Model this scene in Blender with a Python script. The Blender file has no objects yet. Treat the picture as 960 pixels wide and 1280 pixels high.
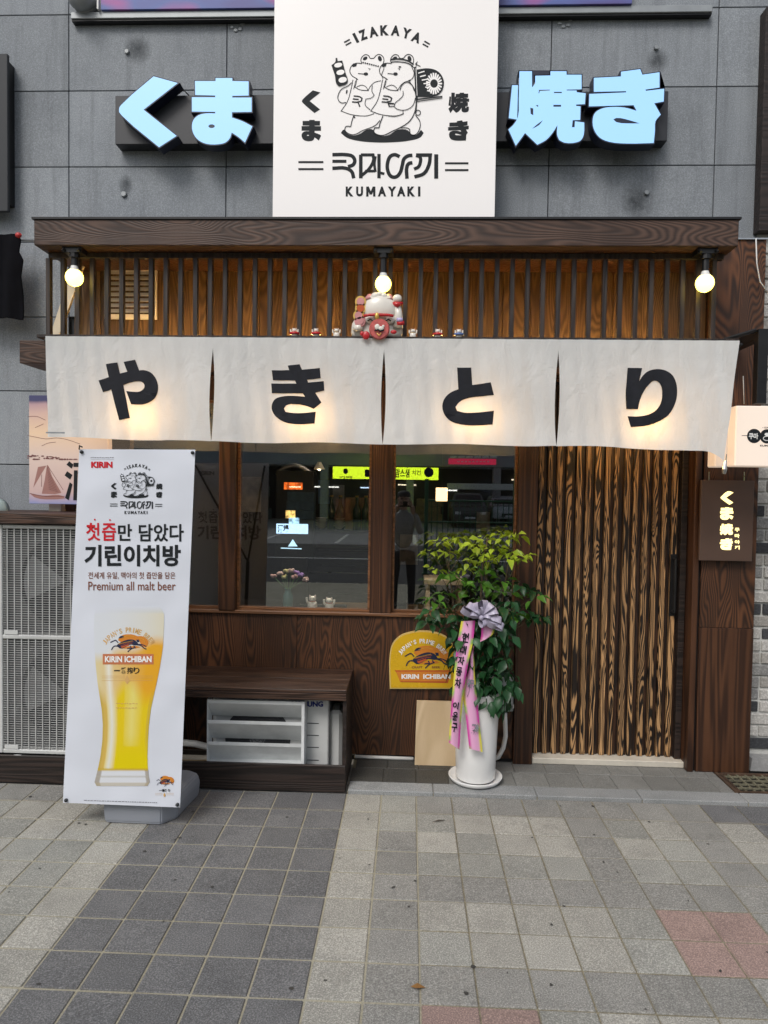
import bpy, bmesh, math, random
from mathutils import Vector, Matrix
from mathutils.geometry import tessellate_polygon
random.seed(7)
R = math.radians
sc = bpy.context.scene
C = sc.collection

# ------------------------------------------------------------------ camera
FPX, CH = 860.0, 1.78
YAW, PITCH, ROLL = math.atan(32/860), math.atan(29/860), R(0.84)
fwd = Vector((-math.sin(YAW)*math.cos(PITCH), math.cos(YAW)*math.cos(PITCH), -math.sin(PITCH)))
rt = Vector((math.cos(YAW), math.sin(YAW), 0)); up = rt.cross(fwd)
RT = rt*math.cos(ROLL)+up*math.sin(ROLL); UP = -rt*math.sin(ROLL)+up*math.cos(ROLL)
cam = bpy.data.cameras.new('camera'); camo = bpy.data.objects.new('camera', cam); C.objects.link(camo)
cam.sensor_fit = 'HORIZONTAL'; cam.sensor_width = 36; cam.lens = 36*FPX/960
cam.clip_start = 0.05; cam.clip_end = 500
M = Matrix((RT, UP, -fwd)).transposed().to_4x4(); M.translation = (0, 0, CH)
camo.matrix_world = M
sc.camera = camo

# ------------------------------------------------------------------ world, sun, exposure
SUN_EL, SUN_AZ = 48, 205        # a high veiled sun behind the photographer's left shoulder
w_ = bpy.data.worlds.new('World'); sc.world = w_; w_.use_nodes = True
nt = w_.node_tree; nt.nodes.clear()
sky = nt.nodes.new('ShaderNodeTexSky'); sky.sky_type = 'NISHITA'; sky.sun_disc = False
sky.sun_elevation = R(SUN_EL); sky.sun_rotation = R(SUN_AZ)
sky.air_density = 1.2; sky.dust_density = 3.0; sky.ozone_density = 1.0
hs = nt.nodes.new('ShaderNodeHueSaturation'); hs.inputs['Saturation'].default_value = 0.55
bg = nt.nodes.new('ShaderNodeBackground'); bg.inputs['Strength'].default_value = 0.108
wo = nt.nodes.new('ShaderNodeOutputWorld')
nt.links.new(sky.outputs[0], hs.inputs['Color']); nt.links.new(hs.outputs[0], bg.inputs[0]); nt.links.new(bg.outputs[0], wo.inputs[0])
sl = bpy.data.lights.new('sun', 'SUN'); sl.energy = 1.15; sl.angle = R(20); sl.color = (1, .975, .94)
so = bpy.data.objects.new('sun', sl); C.objects.link(so)
az = R(SUN_AZ)
sdir = Vector((math.sin(az)*math.cos(R(SUN_EL)), math.cos(az)*math.cos(R(SUN_EL)), math.sin(R(SUN_EL))))
so.rotation_euler = sdir.to_track_quat('Z', 'Y').to_euler(); so.location = (0, -6, 12)
vs = sc.view_settings
vs.view_transform = 'Standard'; vs.look = 'None'; vs.exposure = 0.35; vs.gamma = 1
sc.cycles.max_bounces = 8; sc.cycles.transparent_max_bounces = 12
sc.cycles.caustics_reflective = False; sc.cycles.caustics_refractive = False
sc.cycles.sample_clamp_indirect = 4.0

# ------------------------------------------------------------------ measuring
def at(px, py, Y):
    """point of the plane y = Y that the photograph shows at this pixel (960 x 1280)"""
    d = RT*((px-480)/FPX) - UP*((py-640)/FPX) + fwd
    t = Y/d.y
    return Vector((d.x*t, Y, CH+d.z*t))
def flat(Y): return lambda px, py, d=0: at(px, py, Y) + Vector((0, -d, 0))
def tilted(P, N):
    N = Vector(N).normalized(); P = Vector(P); O = Vector((0, 0, CH))
    def f(px, py, d=0):
        r = RT*((px-480)/FPX) - UP*((py-640)/FPX) + fwd
        t = (P-O).dot(N)/r.dot(N)
        return O + r*t + N*d
    return f
def crop(x0, y0, s): return lambda pts: [(x0+x/s, y0+y/s) for x, y in pts]

# ------------------------------------------------------------------ scene building helpers
WP = {}
def link(o, parent, loc=(0, 0, 0)):
    C.objects.link(o); loc = Vector(loc)
    if parent is not None:
        o.parent = parent; o.location = loc - WP[parent.name]
    else: o.location = loc
    WP[o.name] = loc
    return o
def thing(name, label, cat, loc=(0, 0, 0), group=None):
    o = bpy.data.objects.new(name, None); o.empty_display_size = .1
    link(o, None, loc); o['label'] = label; o['category'] = cat
    if group: o['group'] = group
    return o
def tag(o, label, cat, group=None):
    o['label'] = label; o['category'] = cat
    if group: o['group'] = group
    return o
def obj(name, me, parent=None, loc=(0, 0, 0)):
    return link(bpy.data.objects.new(name, me), parent, loc)
def mesh(name, verts, faces, m=None, smooth=False):
    me = bpy.data.meshes.new(name); me.from_pydata([tuple(v) for v in verts], [], faces)
    if m: me.materials.append(m)
    if smooth: me.polygons.foreach_set('use_smooth', [True]*len(me.polygons))
    me.update(); return me
def mobj(name, verts, faces, m, parent=None, smooth=False, loc=None):
    """verts in world space; the object's origin goes to their centre"""
    vs_ = [Vector(v) for v in verts]
    if loc is None:
        lo = Vector([min(v[i] for v in vs_) for i in range(3)]); hi = Vector([max(v[i] for v in vs_) for i in range(3)])
        loc = (lo+hi)/2
    loc = Vector(loc)
    return obj(name, mesh(name, [v-loc for v in vs_], faces, m, smooth), parent, loc)
BOXC = {}
def box_mesh(sx, sy, sz, m, bev):
    k = (round(sx, 4), round(sy, 4), round(sz, 4), m.name, bev)
    if k in BOXC: return BOXC[k]
    bm = bmesh.new(); bmesh.ops.create_cube(bm, size=1)
    bmesh.ops.scale(bm, vec=(sx, sy, sz), verts=bm.verts)
    if bev:
        bmesh.ops.bevel(bm, geom=list(bm.edges), offset=min(bev, .45*min(sx, sy, sz)), segments=1, affect='EDGES')
    me = bpy.data.meshes.new('box'); bm.to_mesh(me); bm.free(); me.materials.append(m); BOXC[k] = me
    return me
def box(name, x0, x1, y0, y1, z0, z1, m, parent=None, bev=.002, rot=None):
    o = obj(name, box_mesh(x1-x0, y1-y0, z1-z0, m, bev), parent, ((x0+x1)/2, (y0+y1)/2, (z0+z1)/2))
    if rot: o.rotation_euler = rot
    return o
class MB:
    """collects simple shapes into one mesh"""
    def __init__(s): s.v = []; s.f = []
    def add(s, v, f):
        n = len(s.v); s.v += [Vector(a) for a in v]; s.f += [tuple(i+n for i in q) for q in f]
    def box(s, x0, x1, y0, y1, z0, z1, M_=None):
        v = [Vector((x, y, z)) for z in (z0, z1) for y in (y0, y1) for x in (x0, x1)]
        if M_: v = [M_ @ a for a in v]
        s.add(v, [(0, 2, 3, 1), (4, 5, 7, 6), (0, 1, 5, 4), (2, 6, 7, 3), (0, 4, 6, 2), (1, 3, 7, 5)])
    def tube(s, pts, r, n=8, caps=True):
        pts = [Vector(p) for p in pts]; rs = r if isinstance(r, (list, tuple)) else [r]*len(pts)
        rings = []; prev = None
        for i, p in enumerate(pts):
            d = (pts[min(i+1, len(pts)-1)]-pts[max(i-1, 0)]).normalized()
            a = d.orthogonal().normalized() if prev is None else (prev - d*prev.dot(d)).normalized()
            prev = a; b = d.cross(a)
            rings.append([p+(a*math.cos(2*math.pi*k/n)+b*math.sin(2*math.pi*k/n))*rs[i] for k in range(n)])
        v = [q for g in rings for q in g]; f = []
        for i in range(len(pts)-1):
            for k in range(n):
                f.append((i*n+k, i*n+(k+1) % n, (i+1)*n+(k+1) % n, (i+1)*n+k))
        if caps: f.append(tuple(reversed(range(n)))); f.append(tuple((len(pts)-1)*n+k for k in range(n)))
        s.add(v, f)
    def lathe(s, prof, c=(0, 0, 0), n=24, sx=1, sy=1):
        c = Vector(c); v = []; f = []
        for r, z in prof:
            for k in range(n):
                a = 2*math.pi*k/n; v.append(c+Vector((r*math.cos(a)*sx, r*math.sin(a)*sy, z)))
        for i in range(len(prof)-1):
            for k in range(n): f.append((i*n+k, i*n+(k+1) % n, (i+1)*n+(k+1) % n, (i+1)*n+k))
        s.add(v, f)
    def ball(s, c, rx, ry=None, rz=None, n=12, m=8, M_=None):
        ry = ry or rx; rz = rz or rx; c = Vector(c); v = []; f = []
        for i in range(m+1):
            t = math.pi*i/m
            for k in range(n):
                a = 2*math.pi*k/n
                q = Vector((rx*math.sin(t)*math.cos(a), ry*math.sin(t)*math.sin(a), rz*math.cos(t)))
                if M_: q = M_ @ q
                v.append(c+q)
        for i in range(m):
            for k in range(n): f.append((i*n+k, (i+1)*n+k, (i+1)*n+(k+1) % n, i*n+(k+1) % n))
        s.add(v, f)
    def build(s, name, m, parent=None, smooth=False, loc=None): return mobj(name, s.v, s.f, m, parent, smooth, loc)

# 2-D outlines ------------------------------------------------------
def smooth2(pts, closed=True, n=4, corner=52):
    """Catmull-Rom through the points, keeping sharp corners"""
    P = [Vector(p) for p in pts]; L = len(P); T = []
    for i in range(L):
        if not closed and i in (0, L-1): T.append(Vector((0, 0))); continue
        a, b, c = P[i-1], P[i], P[(i+1) % L]
        d1, d2 = b-a, c-b
        if d1.length < 1e-9 or d2.length < 1e-9 or math.degrees(d1.angle(d2)) > corner: T.append(None)
        else: T.append((d1.normalized()+d2.normalized()).normalized())
    out = []
    for i in range(L if closed else L-1):
        p, q = P[i], P[(i+1) % L]; d = (q-p).length
        ta, tb = T[i], T[(i+1) % L]
        if (ta is None or ta.length == 0) and (tb is None or tb.length == 0): out.append(p); continue
        ta = ta*d if ta is not None and ta.length else (q-p); tb = tb*d if tb is not None and tb.length else (q-p)
        for k in range(n):
            t = k/n; h1 = 2*t**3-3*t**2+1; h2 = t**3-2*t**2+t; h3 = -2*t**3+3*t**2; h4 = t**3-t**2
            out.append(p*h1+ta*h2+q*h3+tb*h4)
    if not closed: out.append(P[-1])
    return [tuple(v) for v in out]
def area2(p): return sum(p[i-1][0]*p[i][1]-p[i][0]*p[i-1][1] for i in range(len(p)))/2
def offset2(pts, d):
    """grow a closed outline by d (miter, limited)"""
    s = 1 if area2(pts) > 0 else -1; out = []; L = len(pts)
    for i in range(L):
        a, b, c = Vector(pts[i-1]), Vector(pts[i]), Vector(pts[(i+1) % L])
        e1, e2 = (b-a).normalized(), (c-b).normalized()
        n1, n2 = Vector((e1.y, -e1.x))*s, Vector((e2.y, -e2.x))*s
        m_ = n1+n2
        if m_.length < 1e-6: m_ = n1
        m_.normalize(); k = max(.45, m_.dot(n1))
        out.append(tuple(b+m_*(d/k)))
    return out
def tess(outer, holes=()):
    loops = [[Vector((x, y, 0)) for x, y in outer]]+[[Vector((x, y, 0)) for x, y in h] for h in holes]
    flatp = [tuple(v[:2]) for l in loops for v in l]
    return flatp, [tuple(t) for t in tessellate_polygon(loops)]
def ribbon2(pts, w, closed=False):
    P = [Vector(p) for p in pts]; L = len(P); v = []; f = []
    for i in range(L):
        a = P[i-1] if (i > 0 or closed) else P[i]; b = P[i]; c = P[(i+1) % L] if (i < L-1 or closed) else P[i]
        e1 = (b-a).normalized() if (b-a).length > 1e-9 else (c-b).normalized()
        e2 = (c-b).normalized() if (c-b).length > 1e-9 else e1
        n1, n2 = Vector((-e1.y, e1.x)), Vector((-e2.y, e2.x)); m_ = n1+n2
        if m_.length < 1e-6: m_ = n1
        m_.normalize(); k = max(.5, m_.dot(n1))
        v += [tuple(b+m_*(w/2/k)), tuple(b-m_*(w/2/k))]
    for i in range(L if closed else L-1):
        j = (i+1) % L; f.append((2*i, 2*i+1, 2*j+1, 2*j))
    return v, f
def ell(cx, cy, rx, ry=None, n=18, rot=0):
    ry = ry or rx; c, s = math.cos(R(rot)), math.sin(R(rot)); o = []
    for k in range(n):
        x, y = rx*math.cos(2*math.pi*k/n), ry*math.sin(2*math.pi*k/n); o.append((cx+x*c-y*s, cy+x*s+y*c))
    return o
class Ink:
    """flat printed shapes on a surface; fm(px,py,d) gives the point d in front of the surface"""
    def __init__(s, fm, d0=.0012, step=.00004): s.fm = fm; s.d = d0; s.step = step; s.mb = MB()
    def _add(s, v, f): s.d += s.step; s.mb.add([s.fm(x, y, s.d) for x, y in v], f)
    def fill(s, outer, holes=(), sm=True):
        o = smooth2(outer) if sm else outer; v, f = tess(o, [smooth2(h) for h in holes]); s._add(v, f); return s
    def line(s, pts, w, closed=False, sm=True):
        p = smooth2(pts, closed, 4, 70) if sm and len(pts) > 2 else pts; s._add(*ribbon2(p, w, closed)); return s
    def text(s, t, x0, y0, x1, y1, bold=.0, rot=0):
        v, f = glyphs(t, bold); cx, cy = (x0+x1)/2, (y0+y1)/2; c, sn = math.cos(R(rot)), math.sin(R(rot)); o = []
        for a, b in v:
            x, y = (a-.5)*(x1-x0), (.5-b)*(y1-y0); o.append((cx+x*c-y*sn, cy+x*sn+y*c))
        s._add(o, f); return s
    def build(s, name, m, parent): return s.mb.build(name, m, parent)
GC = {}
def glyphs(t, bold):
    k = (t, bold)
    if k in GC: return GC[k]
    cu = bpy.data.curves.new('lettering', 'FONT'); cu.body = t; cu.size = 1; cu.resolution_u = 3; cu.offset = bold; cu.fill_mode = 'FRONT'
    o = bpy.data.objects.new('lettering', cu); C.objects.link(o)
    dg = bpy.context.evaluated_depsgraph_get(); dg.update()
    me = o.evaluated_get(dg).to_mesh()
    v = [(a.co.x, a.co.y) for a in me.vertices]; f = [tuple(p.vertices) for p in me.polygons]
    o.evaluated_get(dg).to_mesh_clear(); bpy.data.objects.remove(o); bpy.data.curves.remove(cu)
    x0 = min(a for a, b in v); x1 = max(a for a, b in v); y0 = min(b for a, b in v); y1 = max(b for a, b in v)
    v = [((a-x0)/(x1-x0), (b-y0)/max(1e-6, y1-y0)) for a, b in v]
    GC[k] = (v, f); return GC[k]

# ------------------------------------------------------------------ materials
class NT:
    def __init__(s, name):
        s.m = bpy.data.materials.new(name); s.m.use_nodes = True; s.t = s.m.node_tree; s.t.nodes.clear()
        s.out = s.n('ShaderNodeOutputMaterial')
    def n(s, ty, **kw):
        a = s.t.nodes.new(ty)
        for k, v in kw.items(): setattr(a, k, v)
        return a
    def l(s, a, b): s.t.links.new(a, b)
    def set(s, sock, v):
        if hasattr(v, 'links') or hasattr(v, 'is_linked'): s.l(v, sock)
        else: sock.default_value = v
    def math(s, op, a, b=0.0):
        q = s.n('ShaderNodeMath', operation=op); s.set(q.inputs[0], a); s.set(q.inputs[1], b); return q.outputs[0]
    def mix(s, fac, a, b, mode='MIX'):
        q = s.n('ShaderNodeMix', data_type='RGBA', blend_type=mode); s.set(q.inputs['Factor'], fac)
        s.set(q.inputs[6], c4(a)); s.set(q.inputs[7], c4(b)); return q.outputs[2]
    def ramp(s, fac, stops):
        q = s.n('ShaderNodeValToRGB'); s.l(fac, q.inputs[0]); e = q.color_ramp.elements
        while len(e) < len(stops): e.new(.5)
        for i, (p, c) in enumerate(stops): e[i].position = p; e[i].color = c4(c) if not isinstance(c, (int, float)) else (c, c, c, 1)
        return q.outputs[0]
    def coord(s, scale=(1, 1, 1), rnd=True, kind='Object'):
        tc = s.n('ShaderNodeTexCoord'); v = tc.outputs[kind]
        if rnd:
            oi = s.n('ShaderNodeObjectInfo'); a = s.n('ShaderNodeVectorMath', operation='SCALE')
            cb = s.n('ShaderNodeCombineXYZ')
            s.l(s.math('MULTIPLY', oi.outputs['Random'], 61), cb.inputs[0]); s.l(s.math('MULTIPLY', oi.outputs['Random'], 23), cb.inputs[1]); s.l(s.math('MULTIPLY', oi.outputs['Random'], 37), cb.inputs[2])
            ad = s.n('ShaderNodeVectorMath', operation='ADD'); s.l(v, ad.inputs[0]); s.l(cb.outputs[0], ad.inputs[1]); v = ad.outputs[0]
        mp = s.n('ShaderNodeMapping'); s.l(v, mp.inputs[0]); mp.inputs['Scale'].default_value = scale
        return mp.outputs[0]
    def noise(s, v, scale, detail=3, rough=.5, dist=0):
        q = s.n('ShaderNodeTexNoise'); s.l(v, q.inputs['Vector']); q.inputs['Scale'].default_value = scale
        q.inputs['Detail'].default_value = detail; q.inputs['Roughness'].default_value = rough; q.inputs['Distortion'].default_value = dist
        return q.outputs['Fac']
    def bsdf(s, col, rough=.6, metal=0, bump=None, bstr=.3, bdist=.002, spec=.5, **kw):
        b = s.n('ShaderNodeBsdfPrincipled'); s.set(b.inputs['Base Color'], c4(col) if isinstance(col, tuple) else col)
        s.set(b.inputs['Roughness'], rough); s.set(b.inputs['Metallic'], metal); b.inputs['Specular IOR Level'].default_value = spec
        if bump is not None:
            q = s.n('ShaderNodeBump'); q.inputs['Strength'].default_value = bstr; q.inputs['Distance'].default_value = bdist
            s.l(bump, q.inputs['Height']); s.l(q.outputs[0], b.inputs['Normal'])
        for k, v in kw.items(): s.set(b.inputs[k.replace('_', ' ')], v)
        s.l(b.outputs[0], s.out.inputs[0]); return b
def c4(c): return (c[0], c[1], c[2], 1) if isinstance(c, (tuple, list)) else c
def srgb(r, g, b):
    f = lambda x: (x/255/12.92) if x/255 <= .04045 else ((x/255+.055)/1.055)**2.4
    return (f(r), f(g), f(b))
def mul(c, k): return tuple(min(1, x*k) for x in c)

def plain(name, col, rough=.5, metal=0, var=.12, scale=9, spec=.5, bstr=.15, dirt=0):
    t = NT(name); v = t.coord(); n = t.noise(v, scale, 5, .6)
    c = t.mix(t.ramp(n, [(.3, 0), (.7, 1)]), mul(col, 1-var), mul(col, 1+var))
    if dirt:
        d = t.noise(v, scale*.3, 6, .7); c = t.mix(t.math('MULTIPLY', t.ramp(d, [(.45, 0), (.75, 1)]), dirt), c, (.05, .045, .04))
    f = t.noise(v, scale*14, 3)
    t.bsdf(c, t.math('ADD', t.math('MULTIPLY', n, .2), rough-.1), metal, f, bstr, .001, spec); return t.m
def ink(name, col, rough=.6):
    t = NT(name); t.bsdf(col, rough, spec=.25); return t.m
def glow(name, col, strength, base=(.8, .8, .8)):
    t = NT(name); b = t.bsdf(base, .35); b.inputs['Emission Color'].default_value = c4(col); b.inputs['Emission Strength'].default_value = strength; return t.m

def wood(name, dark, light, axis=2, freq=13, warp=1.0, contrast=(.35, .7), rough=.5, width=3.2, var=.35, bstr=.5, spec=.4, run=.42):
    """burnt-larch grain: contour lines of a stretched noise, plus fine streaks, random per board"""
    sc_ = [width]*3; sc_[axis] = run
    t = NT(name); v = t.coord(tuple(sc_)); a = t.noise(v, 1.6, 2.5, .5, .35*warp)
    w1 = t.math('SINE', t.math('MULTIPLY', a, freq*6.28))
    w1 = t.math('ADD', t.math('MULTIPLY', w1, .5), .5)
    fs = [90.]*3; fs[axis] = 2.2
    v2 = t.coord(tuple(fs)); st = t.noise(v2, 1.5, 4, .6)
    h = t.math('ADD', t.math('MULTIPLY', w1, .72), t.math('MULTIPLY', st, .45))
    fac = t.ramp(h, [(contrast[0], 0), (contrast[1], 1)])
    c = t.mix(fac, dark, light)
    big = t.noise(t.coord((2.5, 2.5, 1.1)), 1.3, 3)
    c = t.mix(t.ramp(big, [(.38, 0), (.62, var)]), c, mul(dark, 1.25))
    oi = t.n('ShaderNodeObjectInfo'); hv = t.n('ShaderNodeHueSaturation'); t.l(c, hv.inputs['Color'])
    hv.inputs['Value'].default_value = 1; t.l(t.math('ADD', t.math('MULTIPLY', oi.outputs['Random'], .45), .78), hv.inputs['Value'])
    t.bsdf(hv.outputs[0], t.math('ADD', t.math('MULTIPLY', st, .25), rough-.12), 0, h, bstr, .003, spec); return t.m

W_PANEL = wood('charred_panel_wood', (.016, .008, .005), (.122, .048, .020), freq=62, width=1.7, contrast=(.12, 1.0), run=.26, var=.6, bstr=.35)
W_POST = wood('stained_post_wood', (.026, .011, .006), (.084, .035, .016), freq=17, width=3.2, contrast=(.25, 1.0), rough=.42, run=.14)
W_DOOR = wood('door_batten_wood', (.011, .007, .005), (.46, .265, .12), freq=24, width=5.5, contrast=(.42, .78), var=.22, run=.55, warp=1.6)
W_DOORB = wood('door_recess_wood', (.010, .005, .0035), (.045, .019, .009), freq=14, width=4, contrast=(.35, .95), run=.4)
W_BEAM = wood('fascia_wood', (.026, .014, .010), (.115, .064, .044), axis=0, freq=62, width=1.7, contrast=(.1, 1.1), rough=.55, run=.26, var=.6, bstr=.35)
W_BACK = wood('canopy_back_wood', (.050, .028, .012), (.185, .115, .050), freq=52, width=1.9, contrast=(.05, 1.1), run=.24, var=.6, bstr=.3)
W_SLAT = wood('dark_slat_wood', (.018, .013, .011), (.050, .036, .030), freq=14, width=4, contrast=(.2, 1), rough=.5, run=.3)
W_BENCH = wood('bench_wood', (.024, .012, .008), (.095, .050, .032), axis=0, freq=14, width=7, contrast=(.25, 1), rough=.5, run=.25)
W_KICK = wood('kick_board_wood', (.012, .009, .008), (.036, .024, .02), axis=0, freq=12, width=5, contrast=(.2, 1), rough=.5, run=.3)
W_PALE = wood('pale_plywood', (.46, .34, .20), (.58, .45, .29), freq=8, width=1.2, contrast=(.0, 1.2), var=.15, bstr=.1)
W_SILL = wood('sill_wood', (.10, .045, .02), (.24, .11, .05), axis=0, freq=12, width=5, contrast=(.1, 1), rough=.4, run=.2)

def stone(name, c1, c2, spk=.35, rough=.8, fine=260, stain=.3, bstr=.6, clump=2.3, edge=0, streak=0):
    t = NT(name); v = t.coord(); n = t.noise(v, fine, 3, .6); b = t.noise(v, clump, 6, .65)
    c = t.mix(t.ramp(b, [(.3, 0), (.7, 1)]), c1, c2)
    c = t.mix(t.math('MULTIPLY', t.ramp(n, [(.40, 1), (.50, 0)]), spk), c, mul(c1, .35))
    c = t.mix(t.math('MULTIPLY', t.ramp(n, [(.54, 0), (.64, 1)]), spk), c, mul(c2, 2.0))
    s = t.noise(v, 7, 5, .7); c = t.mix(t.math('MULTIPLY', t.ramp(s, [(.52, 0), (.78, 1)]), stain), c, mul(c1, .45))
    if streak:
        sk = t.noise(t.coord((11, 1, .8)), 1.6, 5, .65); c = t.mix(t.math('MULTIPLY', t.ramp(sk, [(.50, 0), (.74, 1)]), streak), c, mul(c1, .5))
        lk = t.noise(t.coord((7, 1, .6)), 1.9, 4, .6); c = t.mix(t.math('MULTIPLY', t.ramp(lk, [(.55, 0), (.8, 1)]), streak*.6), c, mul(c2, 1.35))
    if edge:
        tc = t.n('ShaderNodeTexCoord'); sp = t.n('ShaderNodeSeparateXYZ'); t.l(tc.outputs['Object'], sp.inputs[0])
        mx_ = t.math('MAXIMUM', t.math('ABSOLUTE', sp.outputs[0]), t.math('ABSOLUTE', sp.outputs[1]))
        en = t.noise(t.coord(), 38, 4, .7)
        ef = t.ramp(t.math('ADD', mx_, t.math('MULTIPLY', t.math('SUBTRACT', en, .5), .030)), [(.0925, 0), (.101, 1)])
        c = t.mix(t.math('MULTIPLY', ef, edge), c, (.19, .165, .115))
    oi = t.n('ShaderNodeObjectInfo'); hv = t.n('ShaderNodeHueSaturation'); t.l(c, hv.inputs['Color'])
    t.l(t.math('ADD', t.math('MULTIPLY', oi.outputs['Random'], .18), .91), hv.inputs['Value'])
    t.bsdf(hv.outputs[0], rough, 0, n, bstr, .002, .35); return t.m
S_WALL = stone('grey_panel_stone', (.225, .246, .270), (.290, .312, .335), .24, .75, 150, .22, .3, 1.3, streak=.45)
S_DARK = stone('dark_paver', (.122, .124, .128), (.172, .173, .175), .45, .85, 185, .42, .5, 3.0, .35)
S_MID = stone('mid_paver', (0.220, 0.218, 0.205), (0.287, 0.283, 0.262), .42, .85, 185, .42, .5, 3.0, .35)
S_LIGHT = stone('light_paver', (0.301, 0.295, 0.266), (0.389, 0.380, 0.340), .40, .85, 185, .42, .5, 3.0, .35)
S_WARM = stone('greenish_paver', (0.258, 0.259, 0.238), (0.330, 0.329, 0.298), .4, .85, 185, .42, .5, 3.0, .35)
S_RED = stone('red_paver', (0.270, 0.192, 0.174), (0.342, 0.246, 0.216), .38, .85, 185, .42, .5, 3.0, .35)
S_KERB = stone('granite_kerb', (0.220, 0.231, 0.231), (0.297, 0.303, 0.303), .35, .8, 230)
S_STEP = stone('step_tile', (0.155, 0.155, 0.144), (0.218, 0.218, 0.205), .3, .85, 200)
S_WET = stone('stained_step_tile', (.045, .044, .040), (.085, .083, .075), .5, .6, 170)
GROUT = stone('sandy_grout', (.27, .25, .185), (.36, .34, .265), .2, .95, 160)
GROUT_D = stone('dark_grout', (.15, .135, .095), (.29, .26, .18), .3, .95, 160)
MORTAR = stone('white_mortar', (.50, .50, .47), (.62, .62, .6), .12, .9, 120)
BR = [stone('brick_face_%s' % n_, a, b, .25, .9, 90, .4, 1.0) for n_, a, b in (('pale', (.38, .37, .35), (.52, .50, .47)), ('grey', (.20, .20, .20), (.30, .295, .28)), ('ash', (.28, .27, .25), (.38, .36, .33)), ('black', (.03, .032, .036), (.07, .072, .078)))]
ASPHALT = stone('asphalt', (.04, .04, .042), (.06, .06, .06), .3, .9, 80)
PLASTER = stone('plain_concrete', (.22, .22, .22), (.30, .30, .29), .1, .9, 60)

def fabric(name, col, trans=.35, scale=1.0, stain=.0):
    t = NT(name); v = t.coord(rnd=False, kind='Object'); n = t.noise(v, 2.2, 5, .6)
    c = t.mix(t.ramp(n, [(.35, 0), (.75, 1)]), mul(col, .93), mul(col, 1.03))
    wv = t.noise(t.coord((260, 30, 30), False), 1, 2); wv2 = t.noise(t.coord((30, 30, 260), False), 1, 2)
    cr = t.noise(t.coord((3.2, 1, 1.6), False), 2.6, 6, .62, .8)
    hgt = t.math('ADD', t.math('MULTIPLY', t.math('ADD', wv, wv2), .12), t.math('MULTIPLY', cr, 1.0))
    bp = t.n('ShaderNodeBump'); bp.inputs['Strength'].default_value = 1; bp.inputs['Distance'].default_value = .013; t.l(hgt, bp.inputs['Height'])
    d = t.n('ShaderNodeBsdfDiffuse'); tr = t.n('ShaderNodeBsdfTranslucent'); mx = t.n('ShaderNodeMixShader')
    t.l(c, d.inputs[0]); t.l(t.mix(1.0, c, (1, .93, .82), 'MULTIPLY'), tr.inputs[0]); t.l(bp.outputs[0], d.inputs['Normal'])
    mx.inputs[0].default_value = trans; t.l(d.outputs[0], mx.inputs[1]); t.l(tr.outputs[0], mx.inputs[2]); t.l(mx.outputs[0], t.out.inputs[0]); return t.m
F_NOREN = fabric('off_white_canvas', (.83, .845, .84), .26)
F_SEAM = fabric('canvas_hem', (.50, .50, .49), .05)
F_BLACK = plain('black_applique_cloth', (.012, .013, .018), .75, 0, .3, 30, .3)
F_COVER = plain('black_cover_cloth', (.006, .006, .008), .9, 0, .3, 8, .08)

WHITE = plain('white_paint', (.74, .74, .73), .4, 0, .05, 6, dirt=.15)
CREAM = plain('cream_board', (.72, .62, .46), .5, 0, .08, 5, dirt=.15)
IVORY = plain('ivory_stone_threshold', (.58, .54, .46), .6, 0, .1, 7, dirt=.3)
BLACKM = plain('black_steel', (.012, .012, .013), .4, .2, .2, 9)
BOXM = plain('sign_backing_black', (.020, .022, .028), .45, 0, .15, 5)
LETTERSIDE = plain('letter_side_navy', (.012, .016, .040), .35, 0, .15, 5)
GREYM = plain('grey_metal', (.30, .32, .33), .4, .3, .12, 6, dirt=.2)
DARKGREY = plain('dark_grey_metal', (.035, .038, .042), .5, .0, .12, 6, spec=.3)
ACW = plain('ac_body_plastic', (.58, .59, .58), .4, 0, .05, 4, dirt=.25)
ACW2 = plain('ac_grille_plastic', (.50, .51, .50), .45, 0, .08, 12, dirt=.35)
LOUV = plain('louver_aluminium', (.70, .72, .72), .35, .0, .12, 5, dirt=.35)
ACDARK = plain('ac_inside', (.035, .037, .04), .7)
FAN = plain('fan_grey', (.16, .165, .17), .5)
STEEL = plain('steel', (.5, .5, .5), .3, 1, .1)
PVC = plain('white_pvc', (.68, .68, .66), .35, 0, .06, 5, dirt=.15)
RUST = plain('rusty_iron', (.085, .050, .030), .8, .2, .5, 12, dirt=.3)
GRATE = plain('mossy_iron_grate', (.16, .15, .10), .8, .2, .5, 14, dirt=.4)
POTM = plain('glossy_white_pot', (.80, .80, .79), .22, 0, .02, 3)
PLASTIC_GREY = plain('grey_tank_plastic', (.27, .29, .33), .38, 0, .06, 4, dirt=.12)
SOIL = plain('soil', (.035, .024, .016), .95, 0, .5, 40)
BARK = plain('bark', (.09, .06, .035), .9, 0, .4, 30)
INKB = ink('black_ink', (.010, .013, .016)); INKR = ink('red_ink', (.55, .012, .022)); INKBR = ink('brown_ink', (.20, .075, .045))
INKW = ink('white_ink', (.85, .85, .83)); INKO = ink('orange_ink', (.62, .22, .03)); INKG = ink('grey_ink', (.22, .22, .25))
INKRB = ink('russet_ink', (.50, .10, .03)); INKTAN = ink('tan_ink', (.62, .38, .14)); INKNAVY = ink('navy_ink', (.02, .025, .06)); INKGOLD = ink('gold_ink', (.70, .42, .05))
CERW = plain('white_ceramic', (.74, .70, .63), .22, 0, .05, 20); CERR = plain('red_ceramic', (.50, .025, .03), .2, 0, .1, 20)
CERP = plain('pink_ceramic', (.60, .26, .26), .25, 0, .1, 20); CERG = plain('gold_ceramic', (.65, .42, .10), .3, .4, .1, 20); CERB = plain('blue_ceramic', (.12, .20, .45), .25, 0, .1, 20)
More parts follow.
